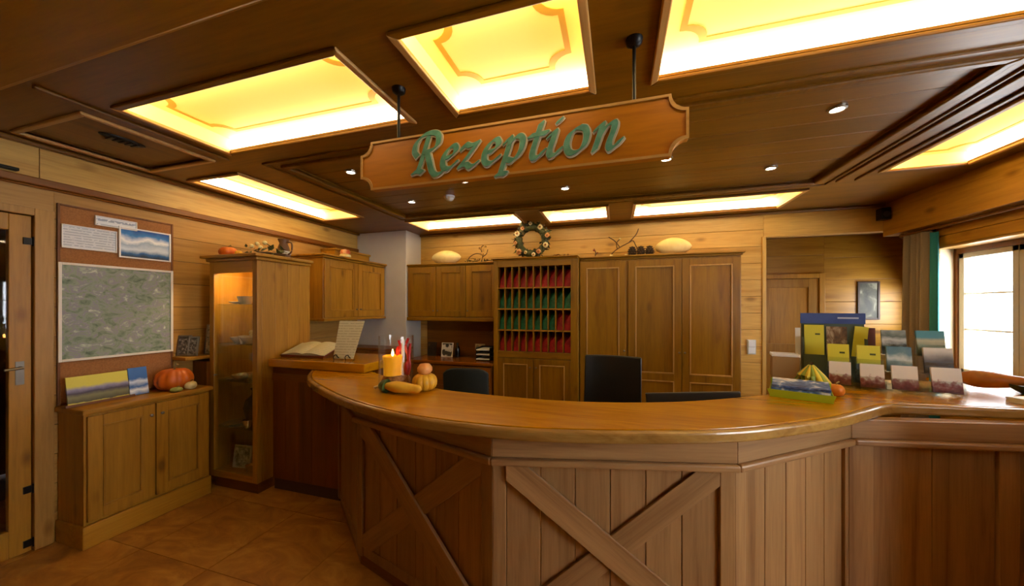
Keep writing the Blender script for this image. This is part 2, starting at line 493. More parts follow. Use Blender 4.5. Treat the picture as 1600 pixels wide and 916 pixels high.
for y0, y1 in ((3.725, 4.22), (3.255, 3.72)):
    s = MB().box(2.98, 3.025, y0, y0 + .045, 1.0, 2.085).box(2.98, 3.025, y1 - .045, y1, 1.0, 2.085).box(2.98, 3.025, y0, y1, 1.0, 1.045).box(2.98, 3.025, y0, y1, 2.04, 2.085).build('sash', plain('sash_grey', '#a99c86', 0.5), w1, bevel=.003)
    MB().box(3.0, 3.006, y0 + .04, y1 - .04, 1.04, 2.045).build('pane', GLASS, s)
    for zz in (1.40, 1.72):
        MB().box(2.992, 3.014, y0 + .045, y1 - .045, zz - .008, zz + .008).build('glazing_bar', plain('bar_glare_white', '#e8e4da', 0.5), s)  # white colour stands in for the glare that washes out the bars
MB().box(2.74, 3.0, 3.15, 4.22, .92, .95).build('window_sill', WD(W_TOP, 'y'), w1, bevel=.008)
w2 = struct(MB().box(2.9, 2.98, -.1, -.03, .85, 2.25).box(2.9, 2.98, 1.43, 1.5, .85, 2.25).box(2.9, 2.98, .66, .74, .85, 2.25).box(2.9, 2.98, -.1, 1.5, .85, .93).box(2.9, 2.98, -.1, 1.5, 2.17, 2.25).build('window_2', WD(W_CAB, 'z')))
MB().box(2.93, 2.936, -.03, .66, .93, 2.17).build('pane', GLASS, w2)
MB().box(2.93, 2.936, .74, 1.43, .93, 2.17).build('pane', GLASS, w2)
# short boarded partition out of view, added to shade the desk's right section
wp = struct(MB().box(1.80, 2.80, 1.735, 1.785, 0, 1.28).box(1.78, 2.81, 1.71, 1.81, 1.28, 1.31).build('shade_partition', BACKING))
for k in range(6):
    MB().box(1.80 + k * .1665, 1.80 + (k + 1) * .1665 - .003, 1.72, 1.80, 0, 1.279).build('plank', WD(W_CAB, 'z'), wp, bevel=.003)
# wall behind the camera
wn = struct(MB().box(XL - .2, 3.1, YN - .12, YN, 0, CZ + .1).build('wall_near', WD(W_WALL, 'x')))

# ------------------------------------------------------------------ ceiling with coffers
LAMPS = [  # x0,x1,y0,y1,label
    (-2.57, -1.15, 1.20, 1.75, 'long yellow coffer light with notched line, nearest the left wall'),
    (-.835, -.135, 1.20, 1.76, 'nearly square yellow coffer light above the sign between two long ones'),
    (.185, 1.62, 1.20, 1.77, 'large yellow coffer light at the top right above the desk'),
    (-3.46, -2.93, 2.06, 3.45, 'narrow coffer light running along the left wall above the glass cabinet'),
    (-2.52, -1.15, 3.83, 4.34, 'coffer light over the three-door wall cabinet beside the white column'),
    (-.80, -.12, 3.83, 4.38, 'smallest coffer light above the pigeonhole cabinet'),
    (.19, 1.64, 3.85, 4.42, 'long coffer light above the tall wardrobe'),
    (2.02, 2.50, 2.06, 3.47, 'narrow coffer light along the right wall above the leaflet stands'),
]
FIELD = (-2.42, 1.62, 2.08, 3.62)
holes = [(l[0] - .021, l[1] + .021, l[2] - .021, l[3] + .021) for l in LAMPS] + [FIELD]
VENTP = (-3.52, -2.86, 1.18, 1.80)
holes.append(VENTP)
xs = sorted({XL - .1, 3.0} | {h[0] for h in holes} | {h[1] for h in holes})
ys = sorted({YN - .1, YB + .02} | {h[2] for h in holes} | {h[3] for h in holes})
cb = MB()
for i in range(len(xs) - 1):
    for j in range(len(ys) - 1):
        cx, cy = (xs[i] + xs[i + 1]) / 2, (ys[j] + ys[j + 1]) / 2
        if any(h[0] < cx < h[1] and h[2] < cy < h[3] for h in holes):
            continue
        cb.box(xs[i], xs[i + 1], ys[j], ys[j + 1], CZ, CZ + .05)
ceil = struct(cb.build('ceiling', WD(W_CEIL, 'x')))
# planked middle field, raised
nf = 7; fh = (FIELD[3] - FIELD[2]) / nf
for k in range(nf):
    MB().box(FIELD[0] - .02, FIELD[1] + .02, FIELD[2] + k * fh + .001, FIELD[2] + (k + 1) * fh - .001, CZ + .022, CZ + .04).build('ceiling_board', WD(W_CEIL, 'x'), ceil, bevel=.004)
def mould_frame(x0, x1, y0, y1, w, drop, mat, parent, name='moulding'):
    """four mitred moulding strips around a rectangle, on the ceiling face"""
    o = w
    quads = [([(x0 - o, y0 - o), (x1 + o, y0 - o), (x1, y0), (x0, y0)]), ([(x1 + o, y0 - o), (x1 + o, y1 + o), (x1, y1), (x1, y0)]),
             ([(x1 + o, y1 + o), (x0 - o, y1 + o), (x0, y1), (x1, y1)]), ([(x0 - o, y1 + o), (x0 - o, y0 - o), (x0, y0), (x0, y1)])]
    for q in quads:
        MB().prism(q, CZ - drop, CZ + .02).build(name, mat, parent, bevel=drop * .45)
LM = WD(W_LITE, 'y')
CM = WD(W_CEIL, 'y')
mould_frame(*FIELD, .045, .022, CM, ceil)
mould_frame(FIELD[0] - .12, FIELD[1] + .12, FIELD[2] - .1, FIELD[3] + .1, .018, .012, CM, ceil)
MB().box(VENTP[0] - .02, VENTP[1] + .02, VENTP[2] - .02, VENTP[3] + .02, CZ + .015, CZ + .04).build('coffer_panel', WD(W_CEIL, 'y'), ceil)
mould_frame(*VENTP, .03, .016, WD(W_LITE, 'x'), ceil)
for (x, y0, y1) in ((-2.72, .95, 1.84), (1.80, 1.3, 3.66), (1.93, 1.3, 3.66)):
    MB().box(x - .014, x + .014, y0, y1, CZ - .016, CZ).build('moulding', CM, ceil, bevel=.006)
# deep beam crossing near the viewer, its wood paled as if window-lit
MB().box(XL, 2.68, .60, .88, CZ - .055, CZ).build('beam', WD(W_BEAM_LIT, 'x'), ceil, bevel=.012)
MB().box(XL, 2.68, .88, .915, CZ - .018, CZ).build('moulding', WD(W_BEAM_LIT, 'x'), ceil, bevel=.008)
MB().box(XL, 2.68, .36, .50, CZ - .02, CZ).build('beam', WD(W_BEAM_LIT, 'x'), ceil, bevel=.012)
# cornice at the walls
struct(MB().box(XL + .003, XL + .05, YN, 4.26, CZ - .03, CZ).build('trim_2', CM, bevel=.01))
struct(MB().box(-2.84, 2.68, YB - .05, YB, CZ - .03, CZ).build('trim_3', WD(W_CEIL, 'x'), bevel=.01))

PANEL_Y = plain('yellow_lamp_panel', '#fddf8c', 0.6, emit=0.42, ecol='#ffca48')
ORN = plain('ochre_line', '#c99a28', 0.6, emit=0.2, ecol='#d8a01c')
STRIPM = plain('light_strip', '#fff2cc', 0.5, emit=STRIP, ecol='#ffe8bc')
def notch_poly(x0, x1, y0, y1, r, n=6):
    p = []
    for cx, cy, a0 in ((x0, y0, PI / 2), (x1, y0, PI), (x1, y1, 1.5 * PI), (x0, y1, 0)):
        for k in range(n + 1):
            a = a0 - PI / 2 * k / n
            p.append((cx + r * math.cos(a), cy + r * math.sin(a)))
    return p
def coffer(x0, x1, y0, y1, label):
    t = thing('ceiling_light', label, 'ceiling light', ((x0 + x1) / 2, (y0 + y1) / 2, CZ), group='coffer lights')
    a, b = (x1 - x0) / 2, (y1 - y0) / 2
    H = .085
    MB().box(-a - .02, a + .02, -b - .02, b + .02, H, H + .02).build('lamp_panel', PANEL_Y, t)
    longx = a >= b
    if longx:
        sides = [(-a - .02, a + .02, b, b + .02, 1), (-a - .02, a + .02, -b - .02, -b, 1), (-a - .02, -a, -b, b, 0), (a, a + .02, -b, b, 0)]
    else:
        sides = [(-a - .02, -a, -b - .02, b + .02, 1), (a, a + .02, -b - .02, b + .02, 1), (-a, a, -b - .02, -b, 0), (-a, a, b, b + .02, 0)]
    for s in sides:
        if s[4]:
            MB().box(s[0], s[1], s[2], s[3], .012, H).build('light_strip', STRIPM, t)
            MB().box(s[0], s[1], s[2], s[3], 0.0, .012).build('lip', WD(W_CEIL, 'x' if longx else 'y'), t)
        else:
            MB().box(s[0], s[1], s[2], s[3], 0.0, H).build('side_board', PANEL_Y, t)
    # notched line ornament on the panel
    m = .10 * min(2 * a, 2 * b) + .01
    o = notch_poly(-a + m, a - m, -b + m, b - m, .09); i = notch_poly(-a + m + .025, a - m - .025, -b + m + .025, b - m - .025, .09)
    n = len(o); mb = MB()
    mb.add([(x, y, H - .003) for x, y in o] + [(x, y, H - .003) for x, y in i] + [(x, y, H) for x, y in o] + [(x, y, H) for x, y in i],
           [(k, (k + 1) % n, n + (k + 1) % n, n + k) for k in range(n)] + [(k, 2 * n + k, 2 * n + (k + 1) % n, (k + 1) % n) for k in range(n)] + [(n + k, n + (k + 1) % n, 3 * n + (k + 1) % n, 3 * n + k) for k in range(n)])
    mb.build('ornament_line', ORN, t)
    # frame
    f = .035
    q = [[(-a - f, -b - f), (a + f, -b - f), (a, -b), (-a, -b)], [(a + f, -b - f), (a + f, b + f), (a, b), (a, -b)], [(a + f, b + f), (-a - f, b + f), (-a, b), (a, b)], [(-a - f, b + f), (-a - f, -b - f), (-a, -b), (-a, b)]]
    for k, p in enumerate(q):
        MB().prism(p, -.018, 0).build('frame_strip', WD(W_LITE if k in (1, 3) else W_CEIL, 'y' if k in (1, 3) else 'x'), t, bevel=.006)
for l in LAMPS:
    coffer(*l)

# downlights, smoke detector, vent
SPOTM = plain('spot_lens', '#ffffff', 0.3, emit=SPOT, ecol='#fff3dc')
for x, y, lab in ((-2.07, 2.33, 'small recessed downlight left of the hanging sign'), (-1.277, 2.784, 'small recessed downlight just under the left part of the hanging sign'),
                  (-2.05, 3.176, 'small recessed downlight nearest the white column'), (-.461, 3.22, 'small recessed downlight above the pigeonhole cabinet and wreath'),
                  (.347, 2.80, 'small recessed downlight at the right lower corner of the sign'), (1.157, 3.22, 'small recessed downlight in front of the wardrobe right end'),
                  (1.164, 2.367, 'largest recessed downlight, right of the hanging sign')):
    t = thing('downlight', lab, 'downlight', (x, y, CZ + .022), group='recessed downlights')
    MB().lathe([(.030, -.006), (.032, -.013), (.044, -.010), (.046, 0), (.030, 0), (.030, -.006)], 20).build('rim', CHROME, t, smooth=True)
    MB().lathe([(.001, -.009), (.030, -.009), (.030, -.002), (.001, -.002)], 20).build('lens', SPOTM, t, smooth=True)
t = thing('smoke_detector', 'round white smoke detector on the wooden ceiling behind the sign', 'smoke detector', (-1.597, 3.135, CZ + .022))
MB().lathe([(.001, 0), (.055, 0), (.055, -.014), (.046, -.02), (.045, -.03), (.03, -.045), (.001, -.047)], 24).build('body', plain('detector_white', '#d8d6d0', 0.5), t, smooth=True)
MB().lathe([(.001, -.047), (.006, -.047), (.006, -.05), (.001, -.051)], 10, c=(.02, 0, .008)).build('indicator', plain('indicator_red', '#a03020', 0.4), t)
t = thing('air_vent', 'dark oval vent in the ceiling panel by the left wall', 'vent', (-3.1, 1.45, CZ + .015), 0.0)
MB().lathe([(.001, -.012), (.075, -.012), (.09, -.004), (.09, 0), (.001, 0)], 28, sx=.55, sy=1.25).build('cover', plain('vent_dark', '#1d1a17', 0.5), t, smooth=True)
for k in range(5):
    MB().box(-.035, .035, -.006, .006, -.017, -.011).build('slat', BLACK, t, (0, -.06 + k * .03, 0))

# ------------------------------------------------------------------ hanging sign with calligraphic lettering
SG = thing('hanging_sign', 'long wooden board with green lettering Rezeption hung on two rods', 'sign', (-.49, 1.49, CZ))
sx0, sx1, sz0, sz1 = -.753, .752, -.495, -.255
def sign_poly(x0, x1, z0, z1, r):
    pts = []
    for cx, cz, a0 in ((x0, z0, PI / 2), (x1, z0, PI), (x1, z1, 1.5 * PI), (x0, z1, 0)):
        for k in range(7):
            a = a0 - PI / 2 * k / 6
            pts.append((cx + r * math.cos(a), cz + r * math.sin(a)))
    return pts
RX = Matrix.Rotation(PI / 2, 4, 'X')
MB().prism(sign_poly(sx0, sx1, sz0, sz1, .062), -.018, .018, RX).build('board', wood('sign_wood', '#b26d2c', '#8f4f1b', 'x', knots=0.1, across=9), SG, bevel=.004)
o_ = sign_poly(sx0, sx1, sz0, sz1, .062); i_ = sign_poly(sx0 + .010, sx1 - .010, sz0 + .010, sz1 - .010, .062)
eb = MB(); n_ = len(o_)
eb.add([(x, -.0235, z) for x, z in o_] + [(x, -.0235, z) for x, z in i_] + [(x, -.017, z) for x, z in o_] + [(x, -.017, z) for x, z in i_],
       [(k, (k + 1) % n_, n_ + (k + 1) % n_, n_ + k) for k in range(n_)] + [(k, 2 * n_ + k, 2 * n_ + (k + 1) % n_, (k + 1) % n_) for k in range(n_)] + [(n_ + k, n_ + (k + 1) % n_, 3 * n_ + (k + 1) % n_, 3 * n_ + k) for k in range(n_)])
eb.build('edge_bead', WD(W_LITE, 'x'), SG)
for x in (-.545, .555):
    r = MB().tube([(x, 0, 0), (x, 0, sz1 - .005)], .0075, 10).build('rod', BLACK, SG)
    MB().lathe([(.001, 0), (.034, 0), (.03, -.018), (.012, -.03), (.001, -.032)], 18, c=(x, 0, 0)).build('ceiling_rose', BLACK, r, smooth=True)
LET = {
 'R': [[(.52, 1.66), (.42, 1.1), (.32, .5), (.2, .05)], [(-.02, .0), (.2, .06), (.42, .0)], [(.06, .75), (-.12, .98), (-.1, 1.35), (.2, 1.66), (.62, 1.74), (1.0, 1.6), (1.05, 1.2), (.8, .95), (.45, .88)], [(.55, .9), (.75, .45), (.95, .0), (1.2, -.22), (1.5, -.12)]],
 'e': [[(.1, .48), (.42, .55), (.66, .78), (.56, 1.0), (.3, .92), (.08, .55), (.14, .12), (.4, .0), (.75, .25)]],
 'z': [[(.02, .8), (.14, .98), (.4, .9), (.72, 1.0)], [(.72, 1.0), (.38, .5), (.02, .02)], [(.02, .02), (.3, .1), (.55, -.04), (.84, .12)]],
 'p': [[(.02, .8), (.22, 1.0), (.2, .6), (.1, .0), (.02, -.5)], [(-.12, -.52), (.05, -.5), (.25, -.52)], [(.2, .7), (.5, 1.0), (.78, .88), (.78, .4), (.5, .02), (.2, .08)]],
 't': [[(.36, 1.42), (.26, .8), (.18, .25), (.26, .0), (.46, .04), (.66, .26)], [(-.04, .92), (.3, .95), (.66, .98)]],
 'i': [[(.02, .8), (.22, 1.0), (.18, .6), (.12, .2), (.22, .0), (.4, .05), (.56, .24)], [(.3, 1.36), (.36, 1.44)]],
 'o': [[(.45, 1.0), (.15, .82), (.06, .4), (.2, .06), (.45, .0), (.74, .2), (.82, .6), (.7, .92), (.45, 1.0)]],
 'n': [[(.02, .8), (.22, 1.0), (.2, .6), (.1, .0)], [(.18, .5), (.4, .88), (.66, 1.0), (.72, .75), (.62, .25), (.68, .0), (.86, .04), (1.04, .28)]],
}
ADV = {'R': 1.18, 'e': .82, 'z': .92, 'p': .98, 't': .68, 'i': .64, 'o': .98, 'n': 1.05}
GREEN = plain('sign_green', '#5d9a84', 0.45, c2='#4a8570', mscale=30)
PALE = plain('sign_pale_outline', '#b9b49c', 0.5)
def pen(strokes, nib, thick, ang=math.radians(38)):
    ax = Vector((math.cos(ang), math.sin(ang))); ay = Vector((-ax.y, ax.x))
    return [[(p[0], p[1]) for p in smooth_path([(a, b, 0) for a, b in s], 6)] for s in strokes], [ax * nib / 2 + ay * thick / 2, -ax * nib / 2 + ay * thick / 2, -ax * nib / 2 - ay * thick / 2, ax * nib / 2 - ay * thick / 2]
def hull(pts):
    pts = sorted(set((round(p[0], 5), round(p[1], 5)) for p in pts))
    def half(ps):
        h = []
        for p in ps:
            while len(h) > 1 and (h[-1][0] - h[-2][0]) * (p[1] - h[-2][1]) - (h[-1][1] - h[-2][1]) * (p[0] - h[-2][0]) <= 0:
                h.pop()
            h.append(p)
        return h
    a, b = half(pts), half(pts[::-1])
    return a[:-1] + b[:-1]
EM = .103; gx = -.445
for ch in 'Rezeption':
    for lay, (nib, thk, y0, y1, mt) in enumerate(((.33, .13, -.0225, -.017, PALE), (.25, .055, -.026, -.017, GREEN))):
        paths, nibp = pen(LET[ch], nib, thk)
        mb = MB(); q_ = 0
        for p in paths:
            for a, b in zip(p[:-1], p[1:]):
                h = hull([(a[0] + q.x, a[1] + q.y) for q in nibp] + [(b[0] + q.x, b[1] + q.y) for q in nibp])
                if len(h) < 3: continue
                ox = .02 if lay == 0 else 0
                poly = [(gx + EM * (x + .18 * y + ox), -.437 + EM * (y - ox)) for x, y in h]
                q_ += 1; mb.prism(poly, -y1, -y0 + q_ * 4e-5, RX)
        if lay == 0:
            outl = mb.build('letter_outline', mt, SG)
        else:
            lo = mb.build('letter', mt, SG)
    gx += ADV[ch] * EM * 1.155

# ------------------------------------------------------------------ furniture helpers (front faces local -y)
def knob(parent, x, z, y, mat=BRASS, r=.011):
    M = Matrix.Rotation(PI / 2, 4, 'X')
    MB().lathe([(.0045, 0), (.005, .012), (r, .016), (r, .022), (.001, .027)], 12, c=(x, y, z), mat=M).build('knob', mat, parent, smooth=True)
def panel_door(parent, x0, x1, z0, z1, y, mf, mp, mm, st=.07, th=.02, splits=None, knobx=None, knobz=None, name='door'):
    zs = splits or [(z0 + st, z1 - st)]
    mb = MB().box(x0, x0 + st, y - th, y, z0, z1).box(x1 - st, x1, y - th, y, z0, z1)
    edges = [z0] + [v for p in zs for v in p] + [z1]
    for k in range(0, len(edges), 2):
        mb.box(x0 + st, x1 - st, y - th, y, edges[k], edges[k + 1])
    d = mb.build(name, mf, parent, bevel=.003)
    for a, b in zs:
        MB().box(x0 + st, x1 - st, y - .010, y - .002, a, b).build('panel', mp, d)
        w = .013
        fm = MB()
        q = [[(x0 + st, a), (x1 - st, a), (x1 - st - w, a + w), (x0 + st + w, a + w)], [(x1 - st, a), (x1 - st, b), (x1 - st - w, b - w), (x1 - st - w, a + w)],
             [(x1 - st, b), (x0 + st, b), (x0 + st + w, b - w), (x1 - st - w, b - w)], [(x0 + st, b), (x0 + st, a), (x0 + st + w, a + w), (x0 + st + w, b - w)]]
        for p in q:
            fm.prism(p, -(y - .010), -(y - th - .004), RX)
        fm.build('panel_moulding', mm, d, bevel=.003)
    if knobx is not None:
        knob(d, knobx, knobz, y - th)
    return d
def crown(parent, x0, x1, y0, y1, z, mat, over=.03, h=.045, left=True, right=True):
    l = over if left else 0; r = over if right else 0
    mb = MB().box(x0 - l * .4, x1 + r * .4, y0 - over * .4, y1, z, z + h * .5).box(x0 - l, x1 + r, y0 - over, y1, z + h * .5, z + h)
    return mb.build('crown_moulding', mat, parent, bevel=.008)

CABZ, CABX = WD(W_CAB, 'z'), WD(W_CAB, 'x')
OFZ, OFX = WD(W_CABB, 'z'), WD(W_CABB, 'x')
LZ = WD(W_LITE, 'z')

# sideboard at the left wall (front faces +x), world y 1.385..2.12, depth .29
SB = thing('sideboard', 'low two-door pine sideboard with orange pumpkin on top by the left wall', 'sideboard', (-3.37, 1.385, 0), PI / 2)
MB().box(0, .74, .0, .29, .15, .885).build('body', CABZ, SB, bevel=.003)
MB().box(-.012, .745, -.022, .29, 0, .15).build('plinth', CABX, SB, bevel=.006)
MB().box(-.015, .755, -.03, .297, .885, .92).build('top_board', CABX, SB, bevel=.008)
panel_door(SB, .012, .364, .17, .87, 0, CABZ, CABZ, WD(W_CAB, 'z'), st=.072, knobx=.335, knobz=.79)
panel_door(SB, .372, .724, .17, .87, 0, CABZ, CABZ, WD(W_CAB, 'z'), st=.072, knobx=.40, knobz=.79)

# glass display cabinet
VX0, VX1, VY0, VY1 = -3.485, -2.915, 2.2, 2.73
VT = thing('display_cabinet', 'tall narrow glass-fronted display cabinet with lit shelves', 'display cabinet', (VX0, VY0, 0))
vw, vd = VX1 - VX0, VY1 - VY0
for x0, x1, y0, y1 in ((0, .055, 0, .04), (vw - .055, vw, 0, .04)):
    MB().box(x0, x1, y0, y1, .1, 2.0).build('front_post', CABZ, VT, bevel=.004)
nb = 4; bw = (vd - .04) / nb
for k in range(nb):
    MB().box(vw - .022, vw, .04 + k * bw + .001, .04 + (k + 1) * bw - .001, .1, 2.0).build('side_board', CABZ, VT, bevel=.003)
MB().box(0, .02, .04, vd, .1, 2.0).build('side_panel', CABZ, VT)
MB().box(.02, vw - .022, vd - .015, vd, .1, 2.0).build('back_panel', CABZ, VT)
MB().box(.055, vw - .055, 0, .04, 1.90, 2.0).box(.02, vw - .022, .04, vd - .015, 1.97, 2.0).build('head', CABX, VT, bevel=.003)
MB().box(.055, vw - .055, 0, .04, .1, .155).box(.02, vw - .022, .04, vd - .015, .1, .14).build('bottom_board', CABX, VT, bevel=.003)
MB().box(.02, vw - .03, .03, vd, 0, .1).build('plinth', WD(W_DARK, 'x'), VT)
crown(VT, 0, vw, 0, vd, 2.0, CABX, .05, .055)
gd = MB().box(.058, vw - .058, .012, .018, .16, 1.895).build('glass_door', GLASS, VT)
knob(gd, .075, 1.0, .012, CHROME, .008)
SHZ = (.53, .94, 1.27, 1.62)
for z in SHZ:
    MB().box(.022, vw - .024, .03, vd - .02, z, z + .006).build('glass_shelf', glass('shelf_glass', (.86, .95, .9), .3), VT)
MB().lathe([(.001, 0), (.045, 0), (.045, -.012), (.001, -.012)], 20, c=(vw / 2, .12, 1.97)).build('lamp', plain('vitrine_lamp', '#fff4d8', .4, emit=200, ecol='#ffd79a'), VT, smooth=True)

# corner shelf between the wall and the glass cabinet
CS = thing('corner_shelf', 'small wooden shelf wedged between the wall and the glass cabinet', 'shelf', (XL, 2.02, 1.145))
MB().box(0.003, .18, 0, .70, 0, .028).build('board', CABX, CS, bevel=.004)
MB().box(0.003, .18, .16, .70, -1.1, -.03).build('back_board', WD(W_DARK, 'z'), CS)  # dark block stands in for the shadow in the gap below the shelf

# cabinet hung on the left wall, front faces +x
LC = thing('wall_cabinet', 'two-door pine wall cabinet beside the glass cabinet', 'cabinet', (-3.2, 3.17, 1.45), PI / 2)
MB().box(0, 1.08, 0, .465, 0.02, .715).build('body', CABZ, LC, bevel=.003)
MB().box(-.01, 1.085, -.03, .465, -.01, .02).build('bottom_board', CABX, LC, bevel=.005)
panel_door(LC, .01, .535, .03, .70, 0, CABZ, CABZ, CABZ, st=.075, knobx=.505, knobz=.12)
panel_door(LC, .545, 1.07, .03, .70, 0, CABZ, CABZ, CABZ, st=.075, knobx=.575, knobz=.12)
crown(LC, 0, 1.085, -.01, .465, .715, CABX, .045, .045, right=False)
t = thing('pelmet_box', 'low wooden box on the wall cabinet touching the white column', 'box', (-3.44, 3.60, 2.21), PI / 2)
MB().box(0, .64, 0, .22, 0, .12).build('body', CABX, t, bevel=.003)
MB().box(-.01, .65, -.02, .225, .12, .145).build('lid', CABX, t, bevel=.005)

# office wall units: three-door wall cabinet
UC = thing('wall_cabinet', 'three-door pine wall cabinet above the back counter', 'cabinet', (-2.835, 4.30, 1.42))
MB().box(0, 1.35, 0, .345, .03, .74).build('body', OFZ, UC, bevel=.003)
MB().box(-.0, 1.35, -.035, .345, -.01, .04).build('light_rail', OFX, UC, bevel=.008)
for k in range(3):
    panel_door(UC, .01 + k * .445, .447 + k * .445, .05, .735, 0, OFZ, OFZ, OFZ, st=.075, knobx=(.42 if k == 0 else (.485 if k == 1 else .93)), knobz=.13)
crown(UC, 0, 1.35, -.01, .345, .74, OFX, .03, .035, left=False, right=False)

# pigeonhole cabinet
KX0, KX1 = -1.478, -.437
KC = thing('pigeonhole_cabinet', 'tall cabinet with forty pigeonholes of red and green folders', 'cabinet', (KX0, 4.10, 0))
kw = KX1 - KX0
MB().box(0, .055, 0, .54, .08, 2.17).build('side_panel', OFZ, KC, bevel=.003)
MB().box(kw - .085, kw, 0, .54, .08, 2.17).build('side_panel', OFZ, KC, bevel=.003)
MB().box(.055, kw - .085, 0, .54, 2.095, 2.17).build('head', OFX, KC, bevel=.003)
MB().box(.055, kw - .085, .30, .54, .98, 2.095).build('back_panel', WD(W_DARK, 'z'), KC)
MB().box(.055, kw - .085, 0, .54, .98, 1.055).build('rail', OFX, KC, bevel=.003)
MB().box(.03, kw - .03, .03, .54, 0, .08).build('plinth', WD(W_DARK, 'x'), KC)
MB().box(.055, kw - .085, .02, .54, .08, .98).build('lower_body', OFZ, KC)
gx0, gx1, gz0, gz1 = .055, kw - .085, 1.055, 2.095
cw = (gx1 - gx0) / 10; rh = (gz1 - gz0) / 4
for k in range(1, 4):
    MB().box(gx0, gx1, .004, .30, gz0 + k * rh - .007, gz0 + k * rh + .007).build('shelf', WD(W_CAB, 'x'), KC)
dv = MB().box(-.005, .005, .004, .30, gz0, gz1).mesh('divider', OFZ)
for k in range(1, 10):
    inst(dv, 'divider', KC, (gx0 + k * cw, 0, 0))
ddx = [(.03, .45), (.46, .875)]
panel_door(KC, .055, .05 + .455, .10, .975, .02, OFZ, OFZ, LZ, st=.07, knobx=.47, knobz=.87)
panel_door(KC, .51, kw - .085, .10, .975, .02, OFZ, OFZ, LZ, st=.07, knobx=.545, knobz=.87)
crown(KC, 0, kw, 0, .54, 2.17, OFX, .03, .035, right=False)
# folders: leaning card wallets, each in its pigeonhole
REDF = plain('folder_red', '#c81e28', 0.5, c2='#a8161e', mscale=25)
GRNF = plain('folder_green', '#1f8a60', 0.5, c2='#166a48', mscale=25)
ORD = ['first', 'second', 'third', 'fourth', 'fifth', 'sixth', 'seventh', 'eighth', 'ninth', 'tenth']
ROWN = ['bottom', 'third', 'second', 'top']
fw = cw - .018
fmb = MB()
fmb.add([(-fw / 2, -.06, 0), (fw / 2, -.06, 0), (fw / 2, .10, 0), (-fw / 2, .10, 0), (-fw / 2, -.045, .10), (fw / 2, -.045, .20), (fw / 2, .10, .225), (-fw / 2, .10, .225)],
        [(0, 1, 5, 4), (1, 2, 6, 5), (2, 3, 7, 6), (3, 0, 4, 7), (4, 5, 6, 7), (0, 3, 2, 1)])
f_me = {'red': fmb.mesh('folder', REDF), 'green': fmb.mesh('folder', GRNF)}
for r in range(4):
    for c in range(10):
        colr = {0: 'red', 1: ('red' if c >= 8 else 'green'), 2: 'green', 3: 'red'}[r]
        o = bpy.data.objects.new('folder', f_me[colr]); COL.objects.link(o)
        o.location = (KX0 + gx0 + (c + .5) * cw, 4.10 + .12, gz0 + r * rh + (.008 if r else .001))
        tag(o, f'{colr} folder, {ORD[c]} from left in the {ROWN[r]} row of pigeonholes', 'folder', 'folders in the pigeonholes')

# wardrobe with three tall doors
WX0, WX1 = -.425, 1.25
WB = thing('wardrobe', 'three-door tall pine wardrobe on the back wall', 'wardrobe', (WX0, 4.22, 0))
ww = WX1 - WX0
MB().box(0, ww, 0, .42, .08, 2.15).build('body', OFZ, WB, bevel=.003)
MB().box(.02, ww - .02, .03, .42, 0, .08).build('plinth', WD(W_DARK, 'x'), WB)
dxs = [(.0, .52), (.545, 1.10), (1.105, ww - .01)]
kx = [.50, 1.075, 1.13]
for (a, b), q in zip(dxs, kx):
    panel_door(WB, a, b, .10, 2.13, 0, OFZ, OFZ, LZ, st=.075, splits=[(.18, .78), (.86, 2.06)], knobx=q, knobz=1.10)
crown(WB, 0, ww, 0, .42, 2.15, OFX, .035, .045, left=False)

# back counter with drawers under the wall cabinet
BC = thing('back_counter', 'dark reddish counter with drawers under the three-door wall cabinet', 'counter', (-2.70, 4.08, 0))
DKX, DKZ = WD(W_DARK, 'x'), WD(W_DARK, 'z')
MB().box(0, 1.20, .02, .40, .08, .86).build('body', DKZ, BC)
MB().box(.02, 1.18, .05, .40, 0, .08).build('plinth', DKX, BC)
MB().box(-.02, 1.215, -.02, .56, .86, .90).build('worktop', wood('worktop_red', '#8f4d22', '#6d3413', 'x', knots=0, rough=.25), BC, bevel=.008)
MB().box(-.02, 1.215, .545, .56, .90, 1.40).build('back_panel', DKX, BC)
for k in range(3):
    for j in range(3):
        d = MB().box(.01 + k * .395, .395 + k * .395, 0, .02, .10 + j * .25, .34 + j * .25).build('drawer', WD(W_DARK, 'x'), BC, bevel=.004)
        knob(d, .2 + k * .395, .22 + j * .25, 0, CHROME)
LCB = thing('low_cabinet', 'dark low cabinet standing before the white column', 'cabinet', (-3.64, 3.95, 0))
MB().box(0, .90, 0, .30, .08, 1.02).build('body', DKZ, LCB, bevel=.003)
MB().box(.02, .88, .03, .30, 0, .08).build('plinth', DKX, LCB)
MB().box(0, .915, -.02, .305, 1.02, 1.05).build('top_board', DKX, LCB, bevel=.006)
for k in range(2):
    panel_door(LCB, .01 + k * .445, .445 + k * .445, .09, 1.01, 0, DKZ, DKZ, DKZ, st=.07, knobx=(.42 if k == 0 else .48), knobz=.85)

